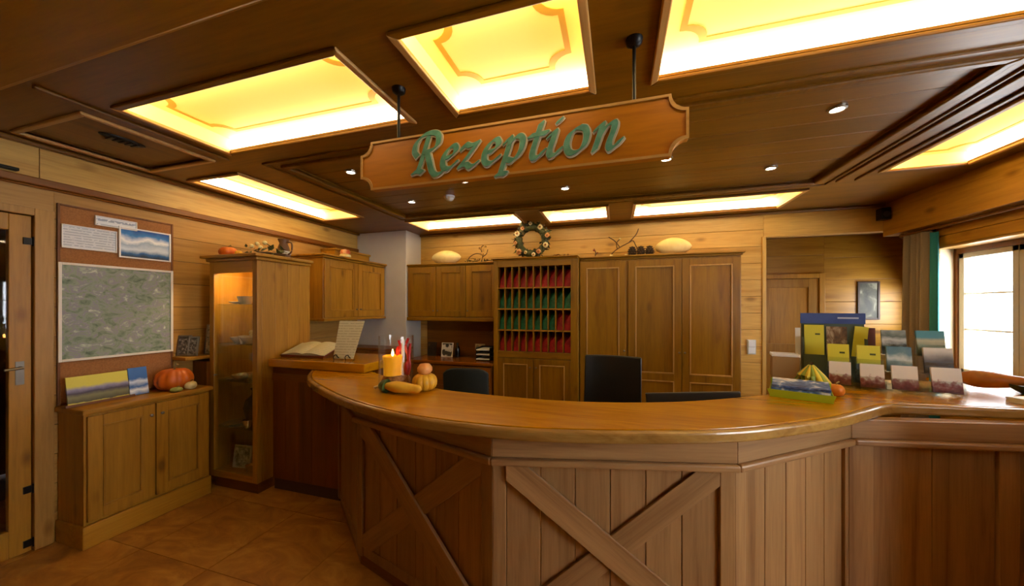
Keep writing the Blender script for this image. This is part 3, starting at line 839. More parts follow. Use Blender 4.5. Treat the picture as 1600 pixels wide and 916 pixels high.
# ------------------------------------------------------------------ reception desk
P = [(-2.16, 2.29), (-1.545, 1.794), (-.54, 1.486), (.49, 1.725), (1.148, 2.232), (2.66, 2.513)]
DK = thing('reception_desk', 'angular reception desk front of vertical boards with diagonal crosses', 'desk', (0, 1.9, 0))
def L2(p): return (p[0], p[1] - 1.9)
DESKZ = WD(W_DESK, 'z'); DESKX = WD(W_DESK, 'x')
PV = [Vector(L2(p)) for p in P]
def offs(d):
    """mitred offset of the polyline; d>0 towards the staff side"""
    out = []
    for i, p in enumerate(PV):
        ns = []
        if i > 0:
            e = (PV[i] - PV[i - 1]).normalized(); ns.append(Vector((-e.y, e.x)))
        if i < len(PV) - 1:
            e = (PV[i + 1] - PV[i]).normalized(); ns.append(Vector((-e.y, e.x)))
        if len(ns) == 2:
            m = (ns[0] + ns[1]).normalized(); k = 1 / max(.4, m.dot(ns[0]))
            out.append(p + m * d * k)
        else:
            out.append(p + ns[0] * d)
    return out
def strip(name, d1, d2, z0, z1, mat, bevel=0.0, segs=range(5), parent=DK):
    a, b = offs(d1), offs(d2)
    for i in segs:
        mb = MB(); mb.prism([a[i][:], a[i + 1][:], b[i + 1][:], b[i][:]], z0, z1)
        # rotate into a local frame so the grain follows the strip
        e = (PV[i + 1] - PV[i]); ang = math.atan2(e.y, e.x)
        M = Matrix.Rotation(-ang, 4, 'Z') @ Matrix.Translation((-PV[i].x, -PV[i].y, 0))
        mb.v = [tuple(M @ Vector(v)) for v in mb.v]
        mb.build(name, mat, parent, (PV[i].x, PV[i].y, 0), ang, bevel=bevel)
strip('plinth', .02, .06, 0, .07, WD(W_DARK, 'x'))
strip('fascia', -.012, .05, .925, 1.024, DESKX, .004)
strip('trim_moulding', -.034, .03, .893, .925, DESKX, .009)
for i in range(5):
    A, Bp = PV[i], PV[i + 1]
    e = Bp - A; L = e.length; ang = math.atan2(e.y, e.x)
    fp = [(.05, .05), (.05, .066), (.06, .064), (.065, .03), (.115, .03)][i]
    mb = MB().box(0, fp[0], 0, .045, .07, .893).box(L - fp[1], L, 0, .045, .07, .893).box(fp[0], L - fp[1], .01, .045, .07, .13)
    if i == 4:
        mb.box(.68, .77, 0, .045, .07, .893)
    fr = mb.build('front_panel', DESKZ, DK, (A.x, A.y, 0), ang, bevel=.004)
    x0, x1 = fp[0], L - fp[1]
    if i == 4:
        spans = [(x0, .68, 2), (.77, x1, 2)]
    else:
        spans = [(x0, x1, {0: 3, 1: 6, 2: 6, 3: 5}[i])]
    for s0, s1, nbd in spans:
        w = (s1 - s0) / nbd
        for k in range(nbd):
            MB().box(s0 + k * w + .0015, s0 + (k + 1) * w - .0015, .016, .036, .13, .893).build('board', DESKZ, fr, bevel=.003)
    if i in (1, 2):
        # cross braces: one lies over the other
        for k, (a0, a1) in enumerate((((x0, .893), (x1, .13)), ((x1, .893), (x0, .13)))):
            dv_ = Vector((a1[0] - a0[0], a1[1] - a0[1])); dn = dv_.normalized(); nn = Vector((-dn.y, dn.x)) * .056
            a0v, a1v = Vector(a0), Vector(a1)
            q = []
            # clip the brace band to the rectangle of the panel
            import itertools
            band = [a0v + nn - dn * .2, a1v + nn + dn * .2, a1v - nn + dn * .2, a0v - nn - dn * .2]
            poly = [(v.x, v.y) for v in band]
            for axis, lim, keep in ((0, x0, 1), (0, x1, -1), (1, .13, 1), (1, .893, -1)):
                res = []
                for j in range(len(poly)):
                    c, d = poly[j], poly[(j + 1) % len(poly)]
                    ic = (c[axis] - lim) * keep >= 0; idd = (d[axis] - lim) * keep >= 0
                    if ic: res.append(c)
                    if ic != idd:
                        tt = (lim - c[axis]) / (d[axis] - c[axis])
                        res.append((c[0] + (d[0] - c[0]) * tt, c[1] + (d[1] - c[1]) * tt))
                poly = res
            depth = (-.012, .008) if k == 0 else (.0, .016)
            ba = math.atan2(dn.y, dn.x)
            mbx = MB(); mbx.prism(poly, -depth[1], -depth[0], RX)
            # local frame along the brace so the grain runs with it
            M = Matrix.Rotation(ba, 4, 'Y') @ Matrix.Translation((-a0[0], 0, -a0[1]))
            mbx.v = [tuple(M @ Vector(v)) for v in mbx.v]
            mbx.build('cross_brace', DESKX, fr, (a0[0], 0, a0[1]), rot=(0, -ba, 0), bevel=.003)

# continuous countertop
front = [(-2.44, 2.30), (-2.24, 2.07), (-1.977, 1.88), (-1.471, 1.61), (-.979, 1.455), (-.529, 1.425), (-.171, 1.475), (.226, 1.585), (.50, 1.69), (.75, 1.84), (.994, 2.01), (1.20, 2.19), (1.36, 2.33), (1.50, 2.385), (1.977, 2.447)]
back = [(1.02, 2.75), (.963, 2.534), (.713, 2.33), (.287, 2.087), (-.217, 1.945), (-.749, 1.945), (-1.156, 2.01), (-1.68, 2.25), (-2.0, 2.44), (-2.216, 2.66)]
poly = [(p.x, p.y) for p in smooth_path([(a, b, 0) for a, b in front], 5)] + [(2.68, 2.545), (2.68, 3.25), (1.35, 3.10)] + [(p.x, p.y) for p in smooth_path([(a, b, 0) for a, b in back], 4)] + [(-2.44, 2.66)]
ct = thing('countertop', 'long curved honey-coloured wooden countertop on the reception desk', 'countertop', (0, 1.9, 1.025))
fc = [Vector((p.x, p.y)) for p in smooth_path([(a, b, 0) for a, b in front], 5)] + [Vector((2.68, 2.545))]
def inward(d):
    out = []
    for i, p in enumerate(fc):
        e = (fc[min(i + 1, len(fc) - 1)] - fc[max(i - 1, 0)]).normalized()
        out.append(p + Vector((-e.y, e.x)) * d)
    return out
inn = inward(.032)
MB().prism([(p.x, p.y - 1.9) for p in inn] + [(x, y - 1.9) for x, y in poly[len(fc):]], 0, .055).build('top_board', WD(W_TOP, 'x'), ct, bevel=.003)
MB().prism([(p.x, p.y - 1.9) for p in fc] + [(p.x, p.y - 1.9) for p in inn[::-1]], 0, .0545).build('edge_nosing', wood('nosing_wood', '#b08552', '#8a6038', 'x', knots=0, rough=.25, coat=.3), ct, bevel=.014, seg=3)

# side counter between the glass cabinet and the desk
SC = thing('side_counter', 'dark panelled side counter with raised ledge carrying the open book', 'counter', (-2.90, 2.33, 0))
for k in range(5):
    MB().box(k * .145, (k + 1) * .145 - .002, 0, .025, .10, 1.02).build('board', WD(W_DARK, 'z'), SC, bevel=.003)
MB().box(0, .73, .015, .04, 0, .10).build('plinth', plain('plinth_grey', '#4a3a34', .6), SC)
MB().box(0, .73, -.006, .0, .96, 1.02).build('rail', WD(W_DARK, 'x'), SC)
MB().box(.0, 1.0, -.045, .50, 1.082, 1.15).build('ledge', WD(W_TOP, 'x'), SC, bevel=.006)
MB().box(.0, .45, .0, .50, 1.02, 1.082).build('ledge_support', WD(W_DARK, 'x'), SC)

# staff desk behind the counter with a monitor
ST = thing('staff_desk', 'low staff desk behind the counter carrying the monitor', 'desk', (-.1, 2.36, 0))
MB().box(0, 1.0, 0, .36, .71, .74).build('top_board', OFX, ST, bevel=.004)
MB().box(0, .03, .02, .34, 0, .71).build('side_panel', OFZ, ST); MB().box(.97, 1.0, .02, .34, 0, .71).build('side_panel', OFZ, ST)
MB().box(.03, .97, .04, .06, .3, .71).build('modesty_panel', OFX, ST)
MN = thing('monitor', 'thin dark monitor showing only its top edge behind the counter', 'monitor', (.48, 2.47, .74), math.radians(-4))
MB().box(-.27, .27, -.012, .012, .045, .325).build('housing', plain('monitor_grey', '#3a3632', .35), MN, rot=(math.radians(6), math.radians(-6), 0), bevel=.006)
MB().box(-.26, .26, .0121, .0135, .06, .315).build('screen', plain('screen_black', '#0a0c10', .1), MN, rot=(math.radians(6), math.radians(-6), 0))
MB().box(-.02, .02, -.035, -.01, .0, .15).build('stand_neck', BLACK, MN); MB().box(-.1, .1, -.08, .08, 0, .012).build('stand_foot', BLACK, MN, bevel=.004)

# office chairs
def office_chair(label, loc, rz, w, zb0, zb1, round_r, mat, tilt):
    t = thing('office_chair', label, 'office chair', loc, rz, 'office chairs behind the counter')
    for k in range(5):
        a = 2 * PI * k / 5 + .3
        l = MB().tube([(.03 * math.cos(a), .03 * math.sin(a), .10), (.28 * math.cos(a), .28 * math.sin(a), .075)], [.022, .014], 8).build('leg', BLACK, t)
        MB().lathe([(.001, -.012), (.024, -.012), (.027, 0), (.024, .012), (.001, .012)], 14, c=(.28 * math.cos(a), .28 * math.sin(a), .027), mat=Matrix.Rotation(PI / 2, 4, 'Y')).tube([(.28 * math.cos(a), .28 * math.sin(a), .03), (.28 * math.cos(a), .28 * math.sin(a), .08)], .007, 8).build('caster', BLACK, l)
    MB().tube([(0, 0, .08), (0, 0, .42)], .025, 12).build('column', CHROME, t, smooth=True)
    MB().box(-w / 2, w / 2, -.23, .24, .42, .50).build('seat', mat, t, bevel=.035, seg=4, smooth=True)
    # backrest: a curved slab
    nu, nv = 10, 8
    mb = MB(); vs = []; fs = []
    for s in (0, 1):
        for j in range(nv + 1):
            for i in range(nu + 1):
                u = i / nu * 2 - 1; v = j / nv
                x = u * w / 2
                z = zb0 + (zb1 - zb0) * v
                if round_r:
                    z -= (abs(u) ** 4) * round_r * v ** 2
                y = .22 + (-.03 + .05 * (1 - u * u)) + tilt * (v - .2) + (.045 if s else 0) - .0
                vs.append((x, y, z))
    st = (nu + 1) * (nv + 1)
    for j in range(nv):
        for i in range(nu):
            a = j * (nu + 1) + i
            fs.append((a, a + 1, a + nu + 2, a + nu + 1)); fs.append((st + a, st + a + nu + 1, st + a + nu + 2, st + a + 1))
    rim = [i for i in range(nu + 1)] + [j * (nu + 1) + nu for j in range(1, nv + 1)] + [nv * (nu + 1) + i for i in range(nu - 1, -1, -1)] + [j * (nu + 1) for j in range(nv - 1, 0, -1)]
    for a, b in zip(rim, rim[1:] + rim[:1]):
        fs.append((a, st + a, st + b, b))
    mb.add(vs, fs).build('backrest', mat, t, bevel=.012, smooth=True, seg=3)
    MB().tube([(0, .1, .43), (0, .27, .44), (0, .30, zb0 + .15)], .018, 8).build('back_bracket', BLACK, t)
    for s in (-1, 1):
        MB().tube([(s * w / 2 * .9, .05, .45), (s * (w / 2 + .03), .05, .47), (s * (w / 2 + .03), .05, .63)], .012, 8).box(s * (w / 2 + .03) - .03, s * (w / 2 + .03) + .03, -.12, .13, .63, .66).build('armrest', BLACK, t)
    return t
office_chair('smaller rounded black-green office chair left of the pigeonhole cabinet', (-1.32, 3.05, 0), math.radians(192), .40, .56, 1.075, .05, DARKCLOTH, .06)
office_chair('larger black leather office chair before the wardrobe', (-.07, 3.06, 0), math.radians(-6), .50, .55, 1.15, 0.0, DARKLEATHER, .08)

# ------------------------------------------------------------------ things on the left wall and sideboard
CB = thing('notice_board', 'brown cork notice board on the left wall behind the map', 'notice board', (XL, 1.392, .935), PI / 2)
MB().box(0, .625, -.012, -.001, 0, 1.365).build('cork', plain('cork_brown', '#a06c3c', .85, c2='#916034', mscale=110), CB)
MB().frame(-.012, .637, -.012, 1.377, .014, -.018, -.001).build('frame', WD(W_DARK, 'z'), CB, bevel=.003)
def sheet(name, label, cat, y0, z0, w, h, mat, d=.014, tilt=0.0, frame=None, fw_=.012):
    t = thing(name, label, cat, (XL + d, y0, z0), rot=(0, tilt, PI / 2))
    MB().box(0, w, -.004, 0, 0, h).build('sheet', mat, t)
    if frame:
        MB().frame(-fw_, w + fw_, -fw_, h + fw_, fw_ + .003, -.012, .0).build('border', frame, t, bevel=.002)
    return t
sheet('notice_sheet', 'wide white printed notice at upper left of the notice board', 'notice', 1.40, 2.015, .27, .155, text_lines('notice_print', '#d8dfe8', '#b4bfce', .009), frame=PAPER, fw_=.004)
sheet('notice_strip', 'narrow white strip notice at the top of the notice board', 'notice', 1.56, 2.205, .225, .062, text_lines('strip_print', '#dfe6ee', '#9aa8c0', .02), d=.016, frame=PAPER, fw_=.004)
PH = sheet('mountain_photo', 'blue mountain and snow photograph pinned on the notice board', 'photograph', 1.69, 1.99, .308, .222, banded('photo_print', [(0.0, '#20344a'), (.12, '#1d5f9c'), (.32, '#d7e4ef'), (.5, '#9db7cf'), (.62, '#f2f6fa'), (.8, '#2f7dc6'), (1, '#0f4f9c')], 0, .222, .28), d=.018, frame=PAPER, fw_=.008)
sheet('wall_map', 'large green and violet relief map of the region in white border', 'map', 1.395, 1.235, .615, .66, printed('map_print', [(.28, '#46584a'), (.42, '#788a74'), (.5, '#8f9c8a'), (.56, '#8a8698'), (.62, '#a2ad9c'), (.74, '#e2e5e0')], (16, 16, 20), 10, distortion=.8), frame=plain('map_border', '#e3dfd6', .6), fw_=.014)
t = thing('framed_panorama', 'yellow-edged panorama picture leaning on the sideboard left end', 'picture', (-3.545, 1.385, .922), rot=(math.radians(-10), 0, PI / 2))
MB().box(0, .31, -.006, .006, 0, .20).build('picture', banded('panorama_print', [(0, '#c9c24e'), (.08, '#c9c24e'), (.1, '#4a4a34'), (.3, '#7a7a55'), (.42, '#3f3a52'), (.55, '#8a8ab0'), (.66, '#d3cc4e'), (1, '#d3cc4e')], 0, .20, .06, wscale=25), t)
MB().box(-.02, .33, -.03, .02, -.004, .012).build('ledge', WD(W_DARK, 'x'), t)
t = thing('brochure', 'small upright blue and white brochure between yellow panorama and pumpkin', 'brochure', (-3.545, 1.70, .923), rot=(math.radians(-10), 0, PI / 2))
MB().box(0, .11, -.004, .004, 0, .21).build('cover', banded('blue_brochure', [(0, '#3a6fb5'), (.2, '#dfe9f2'), (.32, '#2e63ad'), (.5, '#cfdff0'), (.62, '#2f66b2'), (1, '#3d74bd')], 0, .21, .12, wscale=22), t)

def pumpkin(name, label, loc, r, h, mat, ribs=10, depth=.08, stemmat=None, group=None, sx=1, sy=1, stem=.25, rot=None):
    t = thing(name, label, 'squash' if 'gourd' in name or 'squash' in name else 'pumpkin', loc, group=group, rot=rot or (0, 0, random.random()))
    prof = []
    for i in range(13):
        a = PI * i / 12
        rr = math.sin(a) ** .8 * r
        z = h / 2 - math.cos(a) * h / 2
        z += (.10 * h * math.exp(-(rr / (r * .35)) ** 2)) * (1 if i < 6 else -1)
        prof.append((max(rr, .001), z))
    z0 = min(p[1] for p in prof)
    prof = [(a, b - z0) for a, b in prof]
    MB().lathe(prof, ribs * 6, rib=lambda a: 1 - depth * (1 - abs(math.cos(a * ribs / 2)) ** .7), sx=sx, sy=sy).build('flesh', mat, t, smooth=True)
    if stem:
        zt = prof[-1][1]
        MB().tube([(0, 0, zt - .01), (.005, 0, zt + h * stem * .6), (.02, .005, zt + h * stem)], [r * .13, r * .09, r * .11], 7).build('stem', stemmat or plain('stem_tan', '#8a7a4a', .7), t)
    return t
ORANGE = plain('pumpkin_orange', '#d9701a', .45, c2='#bf5a10', mscale=9)
CREAM = plain('gourd_cream', '#e6dba8', .5, c2='#d3c184', mscale=8)
YEL = plain('gourd_yellow', '#ecc040', .45, c2='#dba428', mscale=12)
GRN = plain('gourd_green', '#33461c', .5, c2='#55692c', mscale=30)
LGR = plain('gourd_pale_green', '#a2a85a', .5, c2='#868f45', mscale=25)
pumpkin('pumpkin', 'big orange pumpkin on the sideboard', (-3.51, 1.955, .92), .125, .19, ORANGE, 12, .07)
pumpkin('gourd', 'small cream gourd leaning on the big pumpkin on the sideboard', (-3.40, 2.005, .92), .042, .07, CREAM, 8, .05)
pumpkin('gourd', 'small flat pale green gourd before the big pumpkin on the sideboard', (-3.385, 1.90, .92), .04, .04, LGR, 8, .05)

# picture frames on the corner shelf
def stand_frame(label, loc, w, h, mat, rz, frame=CHROME, group=None):
    t = thing('picture_frame', label, 'picture frame', loc, group=group, rot=(math.radians(-8), 0, rz))
    MB().box(-w / 2, w / 2, -.003, .003, .004, h - .004).build('photo', mat, t)
    MB().frame(-w / 2 - .008, w / 2 + .008, 0, h, .012, -.007, .006).build('frame', frame, t, bevel=.002)
    MB().box(-.01, .01, .004, .05, 0, .006).build('easel_foot', frame, t)
    return t
DPH = printed('dark_photo', [(.3, '#2a2420'), (.5, '#5d5448'), (.7, '#c8bfae')], (40, 40, 40), 3)
stand_frame('left dark little photo frame on the corner shelf', (XL + .05, 2.08, 1.174), .09, .18, DPH, .5, group='frames on the corner shelf')
stand_frame('right dark little photo frame on the corner shelf', (XL + .13, 2.10, 1.174), .07, .17, DPH, .35, group='frames on the corner shelf')
stand_frame('taller pale photo frame at the rear of the corner shelf', (XL + .125, 2.24, 1.174), .09, .27, printed('pale_photo', [(.3, '#6b6255'), (.6, '#cfc7b6')], (30, 30, 30), 2), .3)

# wares in the display cabinet
def lathe_thing(name, label, cat, loc, prof, mat, seg=20, group=None, **kw):
    o = MB().lathe(prof, seg, **kw).build(name, mat, None, loc, smooth=True)
    return tag(o, label, cat, group)
CERAM = plain('ceramic_white', '#e2dccb', .25)
SILV = plain('silver_wares', '#cfcabb', .22, .85)
cup = [(.001, 0), (.022, 0), (.024, .004), (.036, .045), (.038, .055), (.035, .055), (.032, .042), (.02, .008), (.001, .007)]
bowl = [(.001, 0), (.03, 0), (.055, .025), (.066, .045), (.063, .046), (.05, .026), (.026, .006), (.001, .006)]
plate = [(.001, 0), (.035, 0), (.06, .008), (.075, .016), (.073, .018), (.058, .011), (.001, .006)]
def wx(f): return VX0 + f * vw
wares = [
 ('plate', 'white plate on the topmost glass shelf', (wx(0.43), 2.30, SHZ[3] + .006), plate, CERAM), ('cup', 'white cup on the topmost glass shelf', (wx(0.52), 2.28, SHZ[3] + .006), cup, CERAM), ('cup', 'white cup at the right end of the topmost glass shelf', (wx(0.62), 2.28, SHZ[3] + .006), cup, CERAM),
 ('bowl', 'cream bowl at the left on the second glass shelf from the top', (wx(0.42), 2.30, SHZ[2] + .006), bowl, CERAM), ('cup', 'white cup in the middle of the second glass shelf from the top', (wx(0.54), 2.28, SHZ[2] + .006), cup, CERAM), ('bowl', 'cream bowl at the right on the second glass shelf from the top', (wx(0.64), 2.30, SHZ[2] + .006), bowl, CERAM), 
 ('plate', 'silver dish at the left on the third glass shelf from the top', (wx(0.35), 2.30, SHZ[1] + .006), plate, SILV), ('bowl', 'silver bowl in the middle of the third glass shelf from the top', (wx(0.50), 2.28, SHZ[1] + .006), bowl, SILV), ('cup', 'silver cup at the right on the third glass shelf from the top', (wx(0.63), 2.32, SHZ[1] + .006), cup, SILV),
 ('plate', 'silver dish at the left on the lowest glass shelf', (wx(0.28), 2.30, SHZ[0] + .006), plate, SILV), ('plate', 'silver dish in the middle of the lowest glass shelf', (wx(0.46), 2.28, SHZ[0] + .006), plate, SILV), ('cup', 'silver cup at the right on the lowest glass shelf', (wx(0.62), 2.28, SHZ[0] + .006), cup, SILV),
]
for n, lab, loc, pr, mt in wares:
    lathe_thing(n, lab, 'tableware', loc, [(a * 1.2, b * 1.25) for a, b in pr], mt, group='wares in the display cabinet')
t = thing('dried_flower_ball', 'pale clump of dried flowers on the second glass shelf of the display cabinet', 'dried flowers', (wx(0.50), 2.40, SHZ[2] + .006))
for k in range(14):
    a = random.random() * 6.28; r = random.random() * .07
    MB().ball((r * math.cos(a) * 1.5, r * math.sin(a) * .5, .03 + random.random() * .06), .024, seg=8, rings=5).build('bloom', CREAM, t, smooth=True)
lathe_thing('dark_vase', 'dark round-bellied vase between the two lower glass shelves', 'vase', (wx(0.62), 2.36, SHZ[0] + .006 + .06), [(.001, -.06), (.05, -.06), (.08, 0), (.10, .10), (.085, .17), (.04, .21), (.035, .25), (.05, .27), (.045, .27), (.03, .25), (.001, .2)], plain('vase_black', '#17130f', .25))
stand_frame('photo card with grey figures at the bottom of the display cabinet', (wx(0.38), 2.32, .14), .17, .20, printed('grey_photo', [(.3, '#3d4a44'), (.5, '#8a938c'), (.7, '#d8dad6')], (24, 24, 24), 3), .1, plain('card_grey', '#b8bab4', .5))
lathe_thing('cup', 'small gilded cup at the bottom of the display cabinet', 'tableware', (wx(0.62), 2.30, .14), cup, plain('gilt', '#c59a4a', .3, .7))

# pumpkins, leaves and a watering jug on top of the display cabinet
pumpkin('pumpkin', 'small orange pumpkin on top of the display cabinet', (-3.40, 2.30, 2.056), .072, .10, ORANGE, 9, .07)
pumpkin('gourd', 'small yellow gourd beside the orange pumpkin on the display cabinet', (-3.27, 2.30, 2.056), .03, .06, YEL, 7, .05)
def leafy(parent, n, spread, lmat, h0=.0, h1=.06, size=.03, sx=1.0, sy=.4, name='leaf'):
    lm = MB().add([(0, 0, 0), (.35, .28, .05), (1, 0, .0), (.35, -.28, .05), (.5, 0, .12)], [(0, 1, 4), (1, 2, 4), (2, 3, 4), (3, 0, 4)]).mesh(name, lmat)
    for k in range(n):
        s = size * random.uniform(.7, 1.4)
        inst(lm, name, parent, (random.uniform(-1, 1) * spread * sx, random.uniform(-1, 1) * spread * sy, random.uniform(h0, h1)), rot=(random.uniform(-.6, .6), random.uniform(-.9, .3), random.uniform(0, 6.28)), scale=(s, s, s))
LEAF = plain('leaf_dark_green', '#3a4422', .6, c2='#55582a', mscale=30)
t = thing('leaf_garland', 'dark green leaf garland with white blooms on the display cabinet', 'garland', (-3.12, 2.42, 2.06), .3)
MB().tube(smooth_path([(-.14, 0, .02), (-.04, .01, .035), (.06, -.01, .03), (.2, 0, .012)], 5), .016, 8).build('stem', plain('twig_brown', '#4a331c', .8), t)
leafy(t, 46, .17, LEAF, .01, .09, .055)
for x, z in ((-.05, .12), (-.02, .09), (.02, .13), (-.1, .10)):
    MB().ball((x, -.02, z), .02, seg=8, rings=5).build('bloom', CREAM, t, smooth=True)
t = thing('watering_jug', 'brown jug with white band standing among leaves on the display cabinet', 'jug', (-3.10, 2.60, 2.055))
MB().lathe([(.001, 0), (.05, 0), (.06, .05), (.05, .12), (.035, .16), (.05, .20), (.045, .20), (.03, .16), (.001, .15)], 18).build('body', plain('jug_brown', '#6b4a2c', .4), t, smooth=True)
MB().lathe([(.062, .055), (.062, .085), (.058, .085), (.058, .055), (.062, .055)], 18).build('band', CERAM, t, smooth=True)
MB().tube(smooth_path([(.045, 0, .17), (.10, 0, .16), (.10, 0, .08), (.055, 0, .05)], 4), .008, 8).build('handle', plain('jug_brown', '#6b4a2c'), t, smooth=True)
TURB = plain('turban_red', '#b5502a', .45, c2='#d9a06a', mscale=14)
tt = pumpkin('turban_squash', 'red and cream turban squash on the wall cabinet at the left', (-3.30, 3.62, 2.21), .07, .075, CREAM, 8, .06, stem=0)
MB().lathe([(.001, .055), (.06, .06), (.066, .085), (.05, .115), (.001, .125)], 32, rib=lambda a: 1 - .1 * abs(math.sin(2 * a))).build('cap', TURB, tt, smooth=True)

# ------------------------------------------------------------------ on top of the office cabinets
def gourd_long(name, label, loc, rz, L, R, mat, neck=.35, ttop=None, tipmat=None, tilt=0.0):
    t = thing(name, label, 'squash', loc, rot=(0, tilt, rz))
    prof = []
    for i in range(17):
        u = i / 16
        r = R * (math.sin(PI * min(1, u * 1.0)) ** .6) if neck >= 1 else R * max(.02, (math.sin(PI * min(1.0, u / .75 * .62)) if u < .75 else math.sin(PI * .62) * 1) ** .7 * (1 - (1 - neck) * max(0, (u - .35) / .65) ** .8))
        if i == 0 or i == 16: r = .002
        prof.append((r, u * L))
    M = Matrix.Translation((-L / 2, 0, R)) @ Matrix.Rotation(PI / 2, 4, 'Y')
    MB().lathe(prof, 24, mat=M).build('flesh', mat, t, smooth=True)
    return t
gourd_long('gourd', 'big pale oval gourd on the three-door wall cabinet next to the column', (-2.30, 4.42, 2.193), 0, .46, .10, CREAM, 1.0)
gourd_long('gourd', 'big pale oval gourd on top of the wardrobe', (.62, 4.42, 2.195), 0, .40, .105, CREAM, 1.0)
def flowers(label, loc, pts, stemcol, blooms, bm_, rz=0, leaves=10, spread=.1):
    t = thing('dried_arrangement', label, 'dried flowers', loc, rz)
    for p in pts:
        MB().tube(smooth_path(p, 4), .006, 6).build('twig', stemcol, t)
    for (x, y, z, r) in blooms:
        b = MB().ball((x, y, z), r, r, r * .75, 10, 6).build('bloom', bm_, t, smooth=True)
    if leaves:
        leafy(t, leaves, spread, LEAF, .0, .05, .04)
    return t
TWIG = plain('twig_brown', '#4a331c', .8)
flowers('dried twig arrangement with pale blooms on the three-door wall cabinet', (-1.82, 4.40, 2.195),
        [[(-.15, 0, .0), (-.12, 0, .08), (-.03, 0, .13), (.06, 0, .12)], [(.05, 0, 0), (.08, 0, .1), (.05, 0, .2), (.09, 0, .24)], [(.07, 0, .08), (.13, 0, .12), (.15, 0, .18)], [(.02, 0, .0), (.15, 0, .03), (.22, 0, .02)]],
        TWIG, [(.05, -.02, .2, .026), (.1, -.02, .17, .022), (.08, -.03, .12, .028), (.02, -.02, .05, .025), (-.08, -.02, .04, .022), (.15, -.02, .05, .024), (.12, -.01, .22, .018)], plain('bloom_ochre', '#c9a25c', .7, c2='#8e6a30', mscale=40), leaves=26, spread=.16)
WR = thing('wreath', 'round leafy autumn wreath with pale flowers standing on the pigeonhole cabinet', 'wreath', (-1.03, 4.28, 2.205 + .235))
ring = [(.17 * math.cos(a), 0, .17 * math.sin(a) + .0) for a in [2 * PI * k / 24 for k in range(25)]]
MB().tube(ring, .045, 8, cap=False).build('ring', LEAF, WR, smooth=True)
lm = MB().add([(0, 0, 0), (.35, .3, .05), (1, 0, .0), (.35, -.3, .05), (.5, 0, .14)], [(0, 1, 4), (1, 2, 4), (2, 3, 4), (3, 0, 4)])
lms = [lm.mesh('leaf', LEAF), lm.mesh('leaf', plain('leaf_brown', '#5c4420', .7)), lm.mesh('leaf', plain('leaf_dark', '#20240f', .7))]
for k in range(200):
    a = random.random() * 6.283; r = .17 + random.uniform(-.06, .05)
    s = random.uniform(.045, .085)
    inst(random.choice(lms), 'leaf', WR, (r * math.cos(a), random.uniform(-.05, .02), r * math.sin(a)), rot=(random.uniform(-1, 1), -a + random.uniform(-1.2, 1.2), random.uniform(-1, 1)), scale=(s, s, s))
for k, (aa, rr, sz) in enumerate(((.9, .17, .032), (2.2, .16, .024), (2.7, .175, .034), (3.9, .19, .036), (4.3, .15, .022), (5.3, .16, .03), (5.9, .18, .034), (.2, .19, .028), (1.6, .18, .022), (3.3, .18, .022), (4.9, .17, .026))):
    x, z = (rr + .02) * math.cos(aa), (rr + .02) * math.sin(aa); sz *= 1.15
    f = MB().lathe([(.002, 0), (sz, .004), (sz * .9, .016), (.002, .02)], 20, c=(x, -.055, z), rib=lambda a: 1 - .18 * abs(math.sin(4 * a)), mat=Matrix.Rotation(PI / 2, 4, 'X')).build('flower', plain('flower_peach', '#d6a56c', .6, c2='#c27c4a', mscale=30) if k % 2 else CREAM, WR, smooth=True)
    MB().ball((x, -.075, z), sz * .35, seg=8, rings=5).build('flower_centre', plain('flower_ochre', '#a2682a', .7), f, smooth=True)
# leaves lying beside the wreath
t = thing('leaf_spray', 'flat spray of reddish leaves lying right of the wreath', 'dried leaves', (-.70, 4.25, 2.206))
leafy(t, 18, .13, plain('leaf_rust', '#8e5528', .7, c2='#6a3d1a', mscale=30), .0, .012, .05, 1, .3)
# driftwood and dark cones on the wardrobe
flowers('bare crooked driftwood branch on top of the wardrobe', (.05, 4.38, 2.197),
        [[(-.14, 0, 0), (-.1, 0, .06), (-.02, 0, .12), (.08, 0, .17), (.13, 0, .19), (.17, 0, .11), (.24, 0, .02)], [(-.02, 0, .12), (-.08, 0, .2), (-.15, 0, .25)], [(.08, 0, .17), (.16, 0, .26), (.19, 0, .33)], [(-.05, 0, .1), (-.06, 0, .17), (-.02, 0, .22)]],
        TWIG, [(-.02, -.01, .22, .014), (-.12, -.02, .02, .02), (.05, -.02, .02, .018)], CREAM, leaves=0)
for k, (x, w) in enumerate(((.17, 'leftmost'), (.265, 'middle'), (.36, 'rightmost'))):
    t = thing('pine_cone', f'{w} dark pine cone between the branch and the pale gourd on the wardrobe', 'pine cone', (x, 4.36, 2.196), group='pine cones on the wardrobe')
    MB().lathe([(.001, 0), (.035, .01), (.045, .04), (.04, .08), (.02, .115), (.001, .125)], 12).build('core', plain('cone_dark', '#2a1c10', .8), t)
    sc_me = MB().add([(0, -.012, 0), (0, .012, 0), (.022, 0, .006), (.0, 0, .014)], [(0, 2, 3), (1, 3, 2), (0, 1, 2), (0, 3, 1)]).mesh('scale', plain('cone_scale', '#3b2816', .8))
    for j in range(5):
        for i in range(9):
            a = 2 * PI * (i + .5 * (j % 2)) / 9; rr = (.036, .043, .041, .034, .02)[j]
            inst(sc_me, 'scale', t, (rr * math.cos(a), rr * math.sin(a), .015 + j * .022), rot=(0, 0, a))
flowers('tiny reddish twig with berry at the left end of the wardrobe top', (-.26, 4.34, 2.197), [[(0, 0, 0), (.01, 0, .06), (-.01, 0, .11)], [(.0, 0, .03), (.03, 0, .06)]], TWIG, [(-.01, -.01, .09, .014), (.03, -.01, .06, .011)], plain('berry_red', '#8f3a1c', .5), leaves=0)

